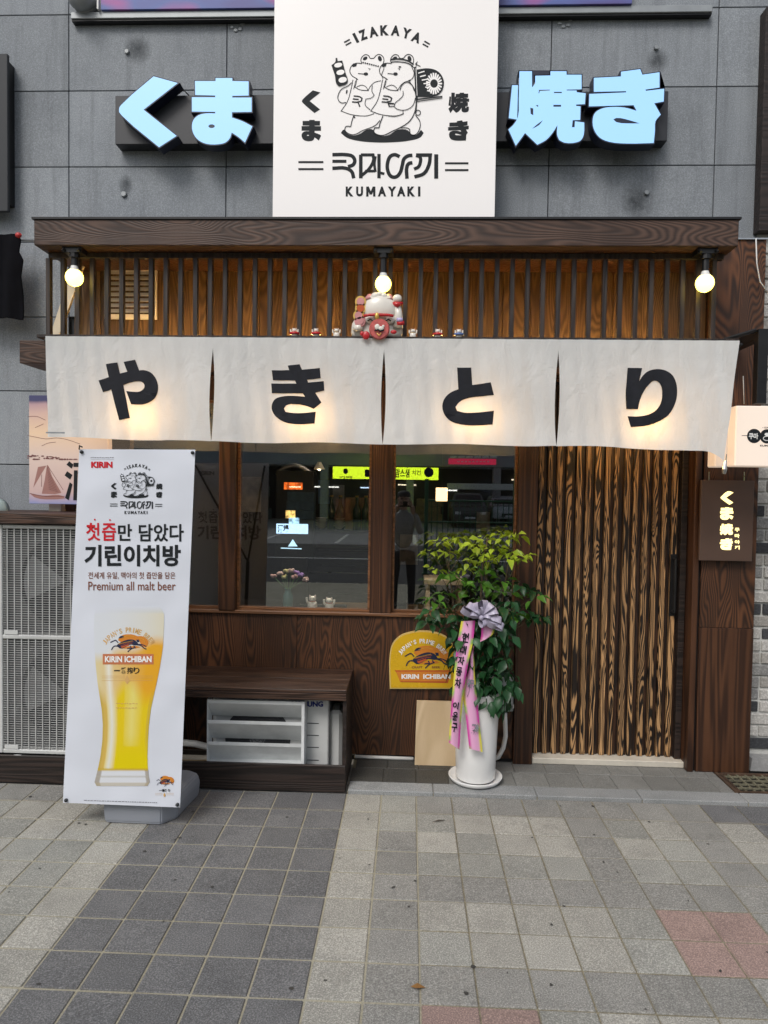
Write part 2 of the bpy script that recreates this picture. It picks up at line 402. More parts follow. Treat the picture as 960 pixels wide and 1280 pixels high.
SIGNFACE = glow('lit_sign_acrylic', (1, .95, .93), .17, (.74, .72, .705))
PLAQUE = plain('brown_plaque', (.085, .050, .036), .5, 0, .1, 4)
PEACH = glow('lit_peach_acrylic', (1, .80, .64), .28, (.76, .67, .59))
YGLOW = glow('lit_yellow_lettering', (1, .80, .30), 1.6, (.8, .7, .4))
BLUEGLOW = glow('lit_blue_white_face', (.27, .56, 1.0), .72, (.22, .32, .38))
BULB = glow('lit_bulb_glass', (1, .74, .12), 5.0, (.9, .85, .5))
LED = glow('warm_led_strip', (1, .55, .16), 60, (.9, .8, .6))

def glass(name, tint, refl):
    t = NT(name); tr = t.n('ShaderNodeBsdfTransparent'); tr.inputs[0].default_value = c4(tint)
    gl = t.n('ShaderNodeBsdfGlossy'); gl.inputs['Roughness'].default_value = 0.0; gl.inputs[0].default_value = (.92, .96, 1, 1)
    lw = t.n('ShaderNodeLayerWeight'); lw.inputs[0].default_value = .35
    mx = t.n('ShaderNodeMixShader'); t.l(t.math('ADD', t.math('MULTIPLY', lw.outputs['Fresnel'], .5), refl), mx.inputs[0])
    t.l(tr.outputs[0], mx.inputs[1]); t.l(gl.outputs[0], mx.inputs[2]); t.l(mx.outputs[0], t.out.inputs[0]); return t.m
GLASS = glass('tinted_window_glass', (.95, .96, .95), .105)

# ================================================================== SETTING
def struct(o): o['kind'] = 'structure'; return o
ground = struct(mobj('ground', [(-60, -80, -.03), (60, -80, -.03), (60, 30, -.03), (-60, 30, -.03)], [(0, 1, 2, 3)], PLASTER))
road = struct(mobj('road', [(-60, -13, -.02), (60, -13, -.02), (60, -4, -.02), (-60, -4, -.02)], [(0, 1, 2, 3)], ASPHALT))
PX0, PP, PY0 = .065, .2015, 3.73
pav = struct(box('pavement', -6, 6, -3.9, 3.95, -.06, -.0045, GROUT, None, 0))
# sandy joint sheet darkens to soil on the right hand side
box('grout_bed', .07, 5.9, -3.8, 3.945, -.0045, -.0040, GROUT_D, pav, 0)
rnd = random.Random(11)
def paver_mat(i, j):
    if -7 <= i <= -3: return S_DARK
    if i == -8: return S_LIGHT if j >= 0 else S_MID
    if i == -2: return S_LIGHT
    if i == -1: return S_WARM if j < 1 else S_MID
    if i < -8:
        if j < 0: return S_MID
        return S_LIGHT if (i+2*j) % 3 != 0 and not (i == -9 and j > 1) else S_WARM
    if i in (5, 6) and j in (4, 5): return S_RED
    if i in (0, 1) and j in (7, 8): return S_RED
    if i > 7 and j == -1 or (i >= 9 and j in (0, 1)): return S_DARK
    if j in (-1, 3, 6): return S_MID
    if i in (4, 7) and j in (0, 1, 2): return S_MID
    if i == 4 and j in (4, 5): return S_WARM
    if i >= 7 and j > 2: return S_MID
    return S_WARM if (i*7+j*3) % 5 == 0 else S_LIGHT if j not in (2,) else S_WARM
PMESH = {}
stuffv = {}
for j in range(-1, 22):
    y1 = PY0-.2007*j; y0 = y1-.2007
    if j == -1: y1 = 3.948
    for i in range(-24, 24):
        x0 = PX0+PP*i; m = paver_mat(i, j); near = -13 <= i <= 10 and j <= 8
        g_ = .0040 if i < 0 else .0025
        if not near and (j > 14 or abs(i) > 20): continue
        dz = rnd.uniform(-.0012, .0012)
        if near:
            k = (m.name, j == -1, i < 0)
            if k not in PMESH:
                PMESH[k] = box_mesh(PP-2*g_, y1-y0-2*g_-.003, .03, m, .003)
            o = obj('paving_slab', PMESH[k], pav, ((x0+PP/2), (y0+y1)/2, -.0145+dz))
            o.rotation_euler = (rnd.uniform(-.003, .003), rnd.uniform(-.003, .003), rnd.choice((0, math.pi/1))+rnd.uniform(-.006, .006))
        else:
            stuffv.setdefault(m.name, [m, MB()])[1].box(x0+g_, x0+PP-g_, y0+g_, y1-g_, -.03, 0)
for nme, (m, mb) in stuffv.items():
    o = mb.build('far_paving_slabs', m, pav); o['kind'] = 'stuff'
# chewing gum and dirt spots
gum = MB()
for k in range(70):
    x, y, r = rnd.uniform(-2.2, 2.2), rnd.uniform(2.3, 3.9), rnd.uniform(.003, .010)
    e = ell(x, y, r, r*rnd.uniform(.5, 1), 9, rnd.uniform(0, 180)); e = [(a+rnd.uniform(-.002, .002), b+rnd.uniform(-.002, .002)) for a, b in e]
    gum.add([Vector((a, b, .0035)) for a, b in e], [tuple(range(9))])
o = gum.build('flattened_gum', plain('old_gum', (.05, .048, .045), .7), pav); o['kind'] = 'stuff'
o = mobj('dead_leaf', [at(518, 1232, 3).xyz*0+Vector((.03, 2.40, .006)), (.05, 2.385, .012), (.085, 2.40, .005), (.055, 2.415, .010)], [(0, 1, 3), (1, 2, 3)], plain('leaf_litter', (.28, .14, .04), .8)); tag(o, 'small orange-brown dead leaf lying on the light paving near the bottom centre', 'leaf')
o = mobj('twig', [(.145, 3.63, .004), (.18, 3.64, .012), (.225, 3.652, .005), (.18, 3.632, .006)], [(0, 1, 3), (1, 2, 3)], plain('twig_brown', (.06, .05, .04), .8)); tag(o, 'thin dark twig lying on the grey slabs in front of the white pot', 'twig')

# raised granite and tile strip in front of the door
step = struct(box('entrance_step', -.338, 6, 3.955, 4.60, -.05, .010, GROUT_D, None, 0))
x = -.336
while x < 3.0:
    L = .60 if x > -.3 else .5
    box('kerb_stone', x+.0015, x+L-.0015, 3.952, 4.075, -.04, .020, S_KERB, step, .004); x += L
for r_, (ya, yb) in enumerate(((4.079, 4.275), (4.279, 4.42), (4.424, 4.50))):
    x = -.336 + (.0 if r_ == 0 else .02)
    while x < 2.9:
        if x < 1.93:
            wet = x < .10
            xe = min(x+.2, 1.945)
            box('step_tile', x+.001, xe-.001, ya, yb, -.02, .020+rnd.uniform(-.0008, .0008), S_WET if wet else S_STEP, step, .002)
        elif x > 2.40: box('step_tile', x+.001, x+.199, ya, yb, -.02, .020, S_STEP, step, .002)
        x += .2

# ================================================================== GREY BUILDING
bld = thing('stone_clad_building', 'grey stone-panelled building wall rising behind the wooden shopfront and signs', 'building', (0, 4.6, 0))
# core walls with openings for the shop interior
box('core_wall', -6, 6, 4.53, 4.9, 2.3, 6.5, DARKGREY, bld, 0)
box('core_wall', -6, -2.2, 4.53, 4.9, -.05, 2.3, DARKGREY, bld, 0)
XJ = [-3.307, -2.267, -1.227, -.187, .853, 1.893, 2.26]
ZJ = [-.03, .444, .932, 1.42, 1.906, 2.394, 2.882, 3.370, 3.857, 4.345, 4.832, 5.32, 5.81]
for a in range(len(XJ)-1):
    for b in range(len(ZJ)-1):
        if ZJ[b+1] < 3.2 and XJ[a] > -2.4: continue
        if XJ[a] > 1.9 and ZJ[b] < 3.3: continue
        box('stone_panel', XJ[a]+.003, XJ[a+1]-.003, 4.50, 4.53, ZJ[b]+.003, ZJ[b+1]-.003, S_WALL, bld, .002)
# patched bolt holes
for px, py, r in ((159, 65, .016), (155, 243, .020), (820, 60, .016), (808, 241, .018)):
    p = at(px, py, 4.496); mb = MB(); mb.tube([p+Vector((0, 0, 0)), p+Vector((0, -.012, 0))], [r, r*.8], 7)
    mb.build('bolt_plug', GREYM, bld)
for px, py in ((296, 30), (706, 25)):
    p = at(px, py, 4.497); mb = MB()
    for k in range(7):
        a = k*.9; q = p+Vector((math.cos(a)*.035, -.002*k/7, math.sin(a)*.04)); mb.ball(q, .013+.006*rnd.random(), .004, .012, 6, 4)
    mb.build('filler_patch', GREYM, bld)
# soot smears beside the plugs (wear on the stone)
def smear(px, py, w, h, seed):
    q = random.Random(seed); p = at(px, py, 4.4985)
    t = NT('soot_smear'); v = t.coord(rnd=True); n = t.noise(v, 26, 4, .7)
    tr = t.n('ShaderNodeBsdfTransparent'); d = t.n('ShaderNodeBsdfDiffuse'); d.inputs[0].default_value = (.04, .045, .05, 1)
    g = t.n('ShaderNodeTexGradient', gradient_type='SPHERICAL'); t.l(t.coord((1/w, 1, 1/h), False), g.inputs[0])
    mx = t.n('ShaderNodeMixShader'); t.l(t.math('MULTIPLY', t.math('MULTIPLY', g.outputs[0], n), 1.1), mx.inputs[0]); t.l(tr.outputs[0], mx.inputs[1]); t.l(d.outputs[0], mx.inputs[2]); t.l(mx.outputs[0], t.out.inputs[0])
    o = mobj('soot_stain', [p+Vector((a*w, 0, b*h)) for a, b in ((-1, -1), (1, -1), (1, 1), (-1, 1))], [(0, 1, 2, 3)], t.m, bld)
smear(172, 62, .10, .10, 1); smear(795, 252, .12, .13, 2); smear(822, 76, .08, .08, 3); smear(157, 232, .05, .08, 4)
# window ledge above with the printed banner strip
lz = at(480, 13, 4.42).z
led = box('ledge', at(86, 12, 4.42).x, at(893, 12, 4.42).x, 4.445, 4.50, lz-.012, lz+.03, GREYM, bld, .003)
box('ledge_shade_strip', at(86, 12, 4.42).x, at(893, 12, 4.42).x, 4.455, 4.50, lz-.022, lz-.012, BLACKM, bld, 0)  # solid black strip stands in for the shade under the ledge
t = NT('banner_print'); v = t.coord((1.3, 1, 3), False); n = t.noise(v, 1.3, 2)
t.bsdf(t.ramp(n, [(.30, (.10, .06, .22)), (.48, (.09, .13, .38)), (.60, (.42, .08, .30)), (.75, (.15, .35, .60))]), .5)
bs = thing('upper_banner_strip', 'purple and blue printed banner strip above the ledge at the top edge', 'banner', (0, 4.44, lz+.03))
box('printed_panel', at(126, 5, 4.43).x, at(790, 5, 4.43).x, 4.43, 4.45, lz+.031, lz+.60, t.m, bs, .002)
box('edge_trim', at(121, 5, 4.42).x, at(123, 5, 4.42).x, 4.42, 4.44, lz+.031, lz+.60, WHITE, bs, 0)
# domed vent cap at upper left
p = at(102, 4, 4.42); mb = MB()
mb.ball(p+Vector((0, .0, .03)), .085, .075, .075, 16, 10); mb.tube([p+Vector((0, .02, .03)), p+Vector((0, .09, .03))], .075, 16)
o = mb.build('round_vent_cap', GREYM, None, True); tag(o, 'round grimy grey vent cap on the wall at upper left, just below the photo edge', 'vent')

# ================================================================== WOODEN SHOPFRONT
shop = thing('wooden_shopfront', 'charred-wood shopfront with dark windows and a striped batten door', 'shopfront', (0, 4.43, 0))
WY = 4.43
XL, XR = -2.30, .70
ZS = .955           # sill height
# lower panelling as separate boards (visible vertical joints only where the photo shows them)
for x0, x1 in ((-2.30, -1.58), (-1.578, -.722), (-.720, .138), (.140, .688)):
    box('wall_panel', x0, x1, WY, WY+.03, .045, ZS-.002, W_PANEL, shop, .0015)
box('base_strip', -.33, .69, WY+.01, WY+.03, .018, .045, BLACKM, shop, 0)
box('window_sill', -2.28, .70, WY-.022, WY+.13, ZS, ZS+.022, W_SILL, shop, .004)
def post(x0, x1, z0, z1, y0=WY-.015, m=W_POST): return box('post', x0, x1, y0, WY+.09, z0, z1, m, shop, .004)
post(-2.28, -2.18, ZS+.022, 2.47); post(-1.232, -1.125, ZS+.022, 2.47, WY-.03); post(-.249, -.110, ZS+.022, 2.47, WY-.02)
post(.690, .812, .02, 2.47, WY-.03)
box('header', -2.30, .688, WY-.01, WY+.08, 2.34, 2.47, W_POST, shop, .003)
# glazing: each pane with its frame
def window(x0, x1):
    z0, z1 = ZS+.024, 2.338; yc = WY+.045
    fr = MB()
    for a in ((x0, x0+.014, z0, z1), (x1-.014, x1, z0, z1), (x0+.014, x1-.014, z0, z0+.014), (x0+.014, x1-.014, z1-.014, z1)):
        fr.box(a[0], a[1], yc-.02, yc+.02, a[2], a[3])
    f = fr.build('window_frame', W_SILL, shop)
    box('pane', x0+.014, x1-.014, yc-.003, yc+.003, z0+.014, z1-.014, GLASS, f, 0)
window(-2.178, -1.234); window(-1.123, -.251); window(-.108, .688)

# sliding batten door
DY = 4.50; DX0, DX1 = .814, 1.735; DZ0, DZ1 = .062, 2.47
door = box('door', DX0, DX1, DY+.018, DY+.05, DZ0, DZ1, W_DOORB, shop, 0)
NB = 15; pitch = (DX1-DX0)/NB
for k in range(NB):
    wd = pitch*rnd.uniform(.46, .60); x0 = DX0+pitch*k+pitch*.22+rnd.uniform(-.003, .003)
    box('batten', x0, x0+wd, DY-.012, DY+.0175, DZ0, DZ1, W_DOOR, door, .003)
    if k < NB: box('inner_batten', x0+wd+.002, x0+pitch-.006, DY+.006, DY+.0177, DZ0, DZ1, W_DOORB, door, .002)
mb = MB(); hx = at(843, 730, 4.455).x; z0, z1 = at(840, 765, 4.455).z, at(840, 699, 4.455).z
mb.tube([(hx, DY-.01, z0), (hx, 4.445, z0), (hx, 4.445, z1), (hx, DY-.01, z1)], .011, 8)
mb.box(hx-.018, hx+.018, DY-.016, DY-.0125, z0-.03, z1+.03)
mb.build('door_handle', BLACKM, door)
box('threshold', .814, 1.80, 4.415, DY+.03, .021, .060, IVORY, shop, .004)
# right jamb and clad post
box('jamb_board', 1.737, 1.775, 4.462, 4.52, .02, 2.47, W_KICK, shop, .002)
box('jamb_board', 1.777, 1.815, 4.36, 4.52, .02, 2.47, W_POST, shop, .003)
box('jamb_groove', 1.8155, 1.832, 4.385, 4.52, .02, 2.47, BLACKM, shop, 0)
CX0, CX1, CY = 1.832, 2.165, 4.365
zj = at(900, 785, CY).z
box('cladding_panel', CX0, CX1, CY, CY+.03, .022, zj-.001, W_POST, shop, .002)
box('cladding_panel', CX0, CX1, CY+.002, CY+.03, zj+.001, 2.30, W_PANEL, shop, .002)
box('cladding_panel', CX0, CX1, CY, CY+.03, 2.302, at(930, 300, CY).z, W_PANEL, shop, .002)
box('post_core', CX0+.002, CX1-.004, CY+.031, 4.50, .02, at(930, 300, CY).z, W_KICK, shop, 0)
box('top_flashing', 1.80, CX1+.01, CY-.012, 4.52, at(930, 300, CY).z, at(930, 300, CY).z+.010, STEEL, shop, .001)
# small ivory baseboard moulding right of the bench
mb = MB(); mb.tube([(-.33, 4.418, .034), (.05, 4.418, .030)], .012, 8); o = mb.build('floor_pipe', PVC, None, True); tag(o, 'thin white pipe running along the foot of the wooden wall', 'pipe')

# canopy: fascia, ledge, slats, lit back boards ---------------------------------
can = thing('slatted_canopy', 'dark timber canopy with close vertical slats lit orange from inside', 'canopy', (-.2, 4.2, 2.48))
FZ0, FZ1 = 3.152, 3.298
box('fascia_beam', -2.185, 1.797, 3.93, 4.01, FZ0, FZ1, W_BEAM, can, .004)
box('drip_edge', -2.195, 1.807, 3.922, 4.50, FZ1, FZ1+.012, BLACKM, can, 0)
box('soffit_board', -2.185, 1.797, 4.011, 4.40, FZ0+.001, FZ0+.02, W_POST, can, .001)
box('lattice_rail', -2.165, 1.775, 4.05, 4.09, 3.12, FZ0, W_SLAT, can, .002)
LZ = at(480, 424, 4.03).z
box('lower_beam', at(24, 430, 4.03).x, 1.83, 4.03, 4.30, LZ-.155, LZ-.02, W_BEAM, can, .004)
box('ledge_board', -2.185, 1.83, 3.955, 4.30, LZ-.019, LZ, W_SLAT, can, .002)
n = 0; xs = []
x = at(59.5, 380, 4.05).x
SP = (at(723, 380, 4.05).x - at(116.5, 380, 4.05).x)/32.5
SP = .0885
while x < 1.77:
    box('slat', x-.0130, x+.0130, 4.052, 4.086, LZ+.001, 3.1195, W_SLAT, can, .0015); x += SP
# back wall of vertical boards, trim, vent
BY = 4.405; bx = at(93, 400, BY).x; bxs = bx
k = 0
while bx < 1.83:
    w = .172; e = min(bx+w-.002, 1.83)
    box('back_board', bx, e, BY+(.006 if k % 2 else 0), BY+.02, 2.48, 3.30, W_BACK if k % 2 else W_DOORB if False else W_BACK, can, .0015); bx += w; k += 1
box('back_trim', at(112, 330, BY).x, 1.80, BY-.03, BY-.001, at(480, 330, BY-.03).z, at(480, 322, BY-.03).z+.012, W_BACK, can, .002)
mb = MB(); x0, x1 = at(131, 365, BY-.012).x, at(196, 365, BY-.012).x; z0, z1 = at(160, 399, BY-.012).z, at(160, 333, BY-.012).z
for a in ((x0, x0+.035, z0, z1), (x1-.035, x1, z0, z1), (x0+.035, x1-.035, z0, z0+.03), (x0+.035, x1-.035, z1-.03, z1)): mb.box(a[0], a[1], BY-.02, BY-.001, a[2], a[3])
vent = thing('louvred_vent', 'white square louvred vent behind the slats at the upper left', 'vent', ((x0+x1)/2, BY, z0))
mb.build('vent_frame', WHITE, vent)
for k in range(8):
    zz = z0+.045+k*(z1-z0-.075)/7.5
    o = mobj('louvre', [(x0+.035, BY-.018, zz), (x1-.035, BY-.018, zz), (x1-.035, BY-.003, zz+.022), (x0+.035, BY-.003, zz+.022), (x0+.035, BY-.018, zz-.004), (x1-.035, BY-.018, zz-.004), (x1-.035, BY-.003, zz+.018), (x0+.035, BY-.003, zz+.018)], [(0, 1, 2, 3), (4, 7, 6, 5), (0, 4, 5, 1), (2, 6, 7, 3), (0, 3, 7, 4), (1, 5, 6, 2)], WHITE, vent)
# diagonal cream brace board at the open left end
a, b = at(64, 418, 4.30), at(88, 352, 4.30); d = (b-a).normalized(); nn = Vector((-d.z, 0, d.x))*.055
pts = [a-d*.02-nn*.2, a-d*.02-nn*1.6, b+d*.10-nn*1.2, b+d*.10+nn*.2]
a0 = [Vector(p) for p in (at(62, 421, 4.3), at(73, 421, 4.3), at(108, 322, 4.3), at(94, 322, 4.3))]
mobj('brace_board', a0+[p+Vector((0, .02, 0)) for p in a0], [(0, 1, 2, 3), (7, 6, 5, 4), (0, 4, 5, 1), (1, 5, 6, 2), (2, 6, 7, 3), (3, 7, 4, 0)], CREAM, can)
# warm strip light lying on the ledge behind the slats
o = box('led_strip', -1.95, 1.62, 4.20, 4.212, LZ+.001, LZ+.008, LED, None, 0); tag(o, 'warm strip light hidden on the canopy ledge behind the slats', 'light strip')
# soffit behind the curtain with four small downlights
box('under_soffit', -2.28, 1.83, 4.301, 4.42, 2.471, 2.479, W_POST, can, 0)
for nme, px in (('left of the first character', 190), ('under the second character', 388), ('under the third character', 590), ('left of the last character', 800)):
    X = at(px, 520, 4.1).x
    o = thing('soffit_lamp', 'small warm lamp glowing through the curtain '+nme, 'lamp', (X, 4.12, LZ-.155), 'lamps behind the curtain')
    mb = MB(); mb.tube([(X, 4.12, LZ-.156), (X, 4.12, LZ-.42)], .008, 8); mb.tube([(X, 4.12, LZ-.40), (X, 4.055, LZ-.425)], .014, 8); mb.build('lamp_holder', BLACKM, o)
    L = bpy.data.lights.new('warm_lamp', 'POINT'); L.energy = 4.2; L.color = (1, .58, .20); L.shadow_soft_size = .045
    lo = bpy.data.objects.new('lamp_light', L); link(lo, o, (X, 4.055, LZ-.475))
    mb = MB(); mb.ball((X, 4.055, LZ-.475), .052, .052, .055, 12, 8); mb.build('lamp_globe', glass('clear_lamp_glass', (.95, .95, .95), .03) if 'clear_lamp_glass' not in bpy.data.materials else bpy.data.materials['clear_lamp_glass'], o, True)
# three hanging globe bulbs
for nme, px, py, r in (('left', 93, 347, .050), ('middle', 479, 355, .046), ('right', 881, 354, .050)):
    p = at(px, py, 3.985)
    lab = {'left': 'glowing globe bulb hanging in front of the white vent end of the slats', 'middle': 'glowing globe bulb hanging right above the large lucky cat', 'right': 'glowing globe bulb hanging near the right end of the timber fascia'}[nme]
    o = thing('globe_bulb', lab, 'light bulb', (p.x, 3.985, FZ0), 'globe bulbs under the fascia')
    mb = MB(); mb.box(p.x-.055, p.x+.055, 3.955, 4.03, FZ0-.030, FZ0-.001); mb.tube([(p.x, 3.985, FZ0-.03), (p.x, 3.985, FZ0-.055)], .03, 10)
    mb.tube([(p.x-.045, 3.95, FZ0-.012), (p.x-.045, 3.935, FZ0-.03)], .008, 6); mb.tube([(p.x+.045, 3.95, FZ0-.012), (p.x+.045, 3.935, FZ0-.03)], .008, 6)
    mb.build('bracket', BLACKM, o)
    mb = MB(); mb.tube([(p.x, 3.985, FZ0-.055), (p.x, 3.985, p.z+r*1.0)], .019, 10); mb.build('socket', BLACKM, o)
    mb = MB(); mb.lathe([(.019, r*1.32), (.022, r*1.10), (.031, r*.78)], (p.x, 3.985, p.z), 16); mb.build('bulb_neck', WHITE, o, True)
    mb = MB(); mb.lathe([(r*math.sin(a), r*math.cos(a)) for a in [R(q) for q in range(38, 181, 11)]], (p.x, 3.985, p.z), 20); mb.build('glass_globe', BULB, o, True)
mb = MB(); pts = [at(px, py, 4.02) for px, py in ((473, 318), (455, 323), (440, 325), (424, 322))]; mb.tube(pts, .004, 6); o = mb.build('cable', BLACKM, None, True); tag(o, 'short black cable running left from the middle bulb bracket', 'cable')

# ================================================================== CURTAIN (noren)
NY = 3.93
nor = thing('noren_curtain', 'wide off-white shop curtain of four slit panels with big black kana', 'curtain', (-.15, NY, 2.63))
ZT = at(480, 424, NY).z+.004; ZB = at(480, 555, NY).z
xs4 = [at(57.5, 480, NY).x, at(266, 480, NY).x, at(479.5, 480, NY).x, at(697, 480, NY).x, at(924, 432, NY).x]
def clothY(x, z):
    s = max(0, min(1, (ZT-z)/(ZT-ZB)))
    return NY - .0025*math.sin(x*41+2*math.sin(x*3))*(.3+s) - .002*math.sin(x*67+z*9+1) - .004 - .010*s*math.sin(x*4.1+.6) - .006*s*math.sin(x*11.3+2) - .0035*math.sin(x*23+z*7)*s - .004*math.sin(z*13+x*2.2)*s - .012*s*s
def edges(k, s):
    """left and right edge of panel k, s = 0 top .. 1 bottom"""
    lens = .013*math.sin(math.pi*min(1, max(0, (s-.12)/.88)))**.8 if s > .12 else 0
    l, r = xs4[k], xs4[k+1]
    l_ = l+(lens if k else 0); r_ = r-(lens if k < 3 else 0)
    if k == 0: l_ += .012*s
    if k == 3: r_ -= .075*s
    return l_, r_
def bottom(k, u):
    z = ZB+.004*math.sin(u*9+k*2)
    if k == 0: z += .016*(1-u)
    if k == 3: z += -.030*u**2 -.045*max(0, (u-.88)/.12)**2
    return z
for k in range(4):
    NX, NZ = 80, 30; v = []; f = []
    for j in range(NZ+1):
        s = j/NZ; l, r = edges(k, s)
        for i in range(NX+1):
            u = i/NX; x = l+(r-l)*u; zb = bottom(k, u); z = ZT+(zb-ZT)*s
            if u in (0, 1): z += 0
            v.append((x, clothY(x, z), z))
    for j in range(NZ):
        for i in range(NX): a = j*(NX+1)+i; f.append((a, a+NX+1, a+NX+2, a+1))
    p = mobj('curtain_panel', v, f, F_NOREN, nor, True)
    hem = MB()   # stitched hems: bottom and both sides, plus the rod sleeve seam
    for (s0, s1, u0, u1) in ((.955, .962, 0, 1), (.10, .108, 0, 1), (.1, 1, .030, .034), (.1, 1, .966, .970)):
        vv = []; nn_ = 24
        horiz = (s1-s0) < .02
        for q in range(nn_+1):
            if horiz:
                u = q/nn_
                for s in (s0, s1):
                    l, r = edges(k, s); x = l+(r-l)*u; z = ZT+(bottom(k, u)-ZT)*s; vv.append((x, clothY(x, z)-.0016, z))
            else:
                s = s0+(s1-s0)*q/nn_
                for u in (u0, u1):
                    l, r = edges(k, s); x = l+(r-l)*u; z = ZT+(bottom(k, u)-ZT)*s; vv.append((x, clothY(x, z)-.0016, z))
        hem.add(vv, [(2*q, 2*q+1, 2*q+3, 2*q+2) for q in range(nn_)])
    h = hem.build('seam', F_SEAM, p)
    h.parent = p
KANA = {
 0: (crop(110, 440, 9.6), [(220,148),(360,128),(392,262),(480,240),(435,122),(570,95),(622,225),(680,222),(760,250),(820,320),(848,400),(840,500),(790,580),(700,628),(600,635),(530,630),(470,472),(540,480),(630,478),(685,440),(690,400),(660,365),(590,355),(520,370),(435,402),(515,795),(395,822),(295,455),(190,485),(138,345),(260,305)]),
 1: (crop(330, 440, 10.667), [(320,185),(475,165),(510,238),(745,215),(758,350),(575,372),(590,408),(798,390),(805,515),(685,545),(768,675),(668,762),(560,720),(420,700),(300,712),(268,755),(290,800),(400,818),(550,815),(695,800),(680,958),(450,965),(300,945),(170,870),(110,780),(108,700),(150,630),(240,595),(400,588),(550,598),(520,555),(105,550),(98,420),(435,425),(415,382),(120,375),(105,245),(340,245)]),
 2: (crop(540, 440, 9.6), [(300,190),(468,192),(480,400),(700,370),(738,522),(600,535),(440,555),(330,600),(280,660),(300,710),(380,730),(550,728),(738,710),(720,875),(550,885),(350,875),(220,830),(145,750),(122,650),(150,560),(220,490),(315,450)]),
 3: (crop(770, 440, 10.667), [(152,212),(342,218),(300,395),(350,320),(430,255),(540,230),(650,245),(740,310),(790,420),(800,550),(770,700),(690,840),(560,930),(400,985),(195,1003),(150,858),(300,860),(430,835),(530,775),(590,680),(610,560),(590,440),(550,395),(500,385),(440,430),(360,530),(310,640),(285,765),(130,762),(122,550),(140,350)])}
panels = [c for c in nor.children if c.name.startswith('curtain_panel')]
for k, (cf, pts) in KANA.items():
    o2 = smooth2(cf(pts)); v, f = tess(o2)
    me = mesh('character', [at(x, y, NY) for x, y in v], f, F_BLACK)
    bm = bmesh.new(); bm.from_mesh(me)
    for _ in range(4):
        e = [q for q in bm.edges if q.calc_length() > .022]
        if e: bmesh.ops.subdivide_edges(bm, edges=e, cuts=1); bmesh.ops.triangulate(bm, faces=bm.faces)
    for q in bm.verts: q.co.y = clothY(q.co.x, q.co.z)-.0032
    bm.to_mesh(me); bm.free()
    me.polygons.foreach_set('use_smooth', [True]*len(me.polygons))
    link(bpy.data.objects.new('character', me), panels[k])
    panels[k].children[-1].location = -WP[panels[k].name]
# rod, small tag and the weight clip on the loose corner
mb = MB(); mb.tube([(xs4[0]-.01, NY+.012, ZT-.02), (xs4[4]+.02, NY+.012, ZT-.02)], .010, 8); mb.build('curtain_rod', BLACKM, nor)
mb = MB(); a, b = at(59, 541, NY-.02), at(82, 541, NY-.02); mb.box(a.x, b.x, NY-.035, NY-.03, a.z-.004, a.z+.004); mb.build('hem_stick', GREYM, nor)
mb = MB(); p = at(907, 580, NY-.02); mb.tube([p+Vector((.004, 0, .055)), p+Vector((0, 0, .01))], .003, 6); mb.tube([p+Vector((0, 0, .02)), p+Vector((-.006, 0, -.03)), p+Vector((-.008, 0, -.055))], [.006, .014, .010], 10)
mb.build('hanging_weight', STEEL, nor)

# ================================================================== LIT LETTER SIGNS
cA, cB = crop(140, 80, 4.8), crop(630, 80, 4.571)
G_KU = [(250,75),(395,115),(190,275),(388,432),(283,500),(62,312),(43,288),(45,262),(62,240)]
G_MA = [(622,85),(722,85),(722,103),(820,105),(820,190),(722,192),(722,202),(838,202),(838,288),(720,290),(720,322),(785,345),(842,375),(798,472),(758,438),(718,412),(708,445),(680,472),(640,482),(570,480),(520,458),(490,420),(480,375),(490,335),(520,308),(565,297),(620,297),(620,288),(480,286),(480,200),(620,200),(620,190),(500,187),(498,103),(622,103)]
G_MAH = [ell(598, 374, 19, 11)]
G_YA = [(88,42),(160,42),(160,135),(178,112),(178,68),(265,66),(265,42),(357,42),(357,62),(443,62),(443,145),(357,147),(357,152),(415,152),(415,162),(466,168),(462,230),(412,232),(412,240),(437,243),(435,320),(392,322),(388,362),(403,362),(405,328),(458,335),(455,405),(440,435),(415,448),(345,450),(315,435),(303,405),(305,350),(280,390),(240,435),(190,462),(120,395),(95,430),(67,468),(25,375),(60,340),(80,300),(84,200)]
G_YAH = [[(285,160),(330,160),(330,167),(285,167)], [(282,234),(326,234),(326,245),(282,245)], [(150,250),(167,255),(167,294),(152,285)], [(180,238),(195,235),(195,246)], [(222,322),(200,350),(160,371),(190,345)], [(200,148),(262,147),(262,152),(204,155),(201,168),(197,168)]]
G_YA2 = [(46,122),(80,122),(75,318),(27,310)]
G_KI = [(668,45),(778,30),(790,62),(888,48),(888,135),(808,147),(810,154),(915,142),(912,215),(858,225),(895,290),(865,328),(862,380),(855,452),(700,455),(600,445),(545,420),(512,370),(507,315),(520,280),(560,255),(620,246),(690,250),(757,268),(740,236),(485,243),(487,172),(697,163),(697,156),(513,160),(513,80),(668,72)]
G_KIH = [[(625,318),(642,309),(690,315),(775,340),(700,340),(642,333)]]
LY, LB = 4.325, 4.405
def prism(name, outer, holes, fm, y0, y1, m, parent):
    """solid letter: the outline pulled straight back from y0 to y1"""
    v, f = tess(outer, holes); loops = [len(outer)]+[len(h) for h in holes]
    A = [fm(x, y) for x, y in v]; A = [Vector((a.x, y0, a.z)) for a in A]; B = [Vector((a.x, y1, a.z)) for a in A]
    n_ = len(A); F = list(f)+[tuple(i+n_ for i in reversed(q)) for q in f]; s = 0
    for L in loops:
        for i in range(L): j = (i+1) % L; F.append((s+i, s+j, n_+s+j, n_+s+i))
        s += L
    o = mobj(name, A+B, F, m, parent); bm = bmesh.new(); bm.from_mesh(o.data); bmesh.ops.recalc_face_normals(bm, faces=bm.faces); bm.to_mesh(o.data); bm.free(); return o
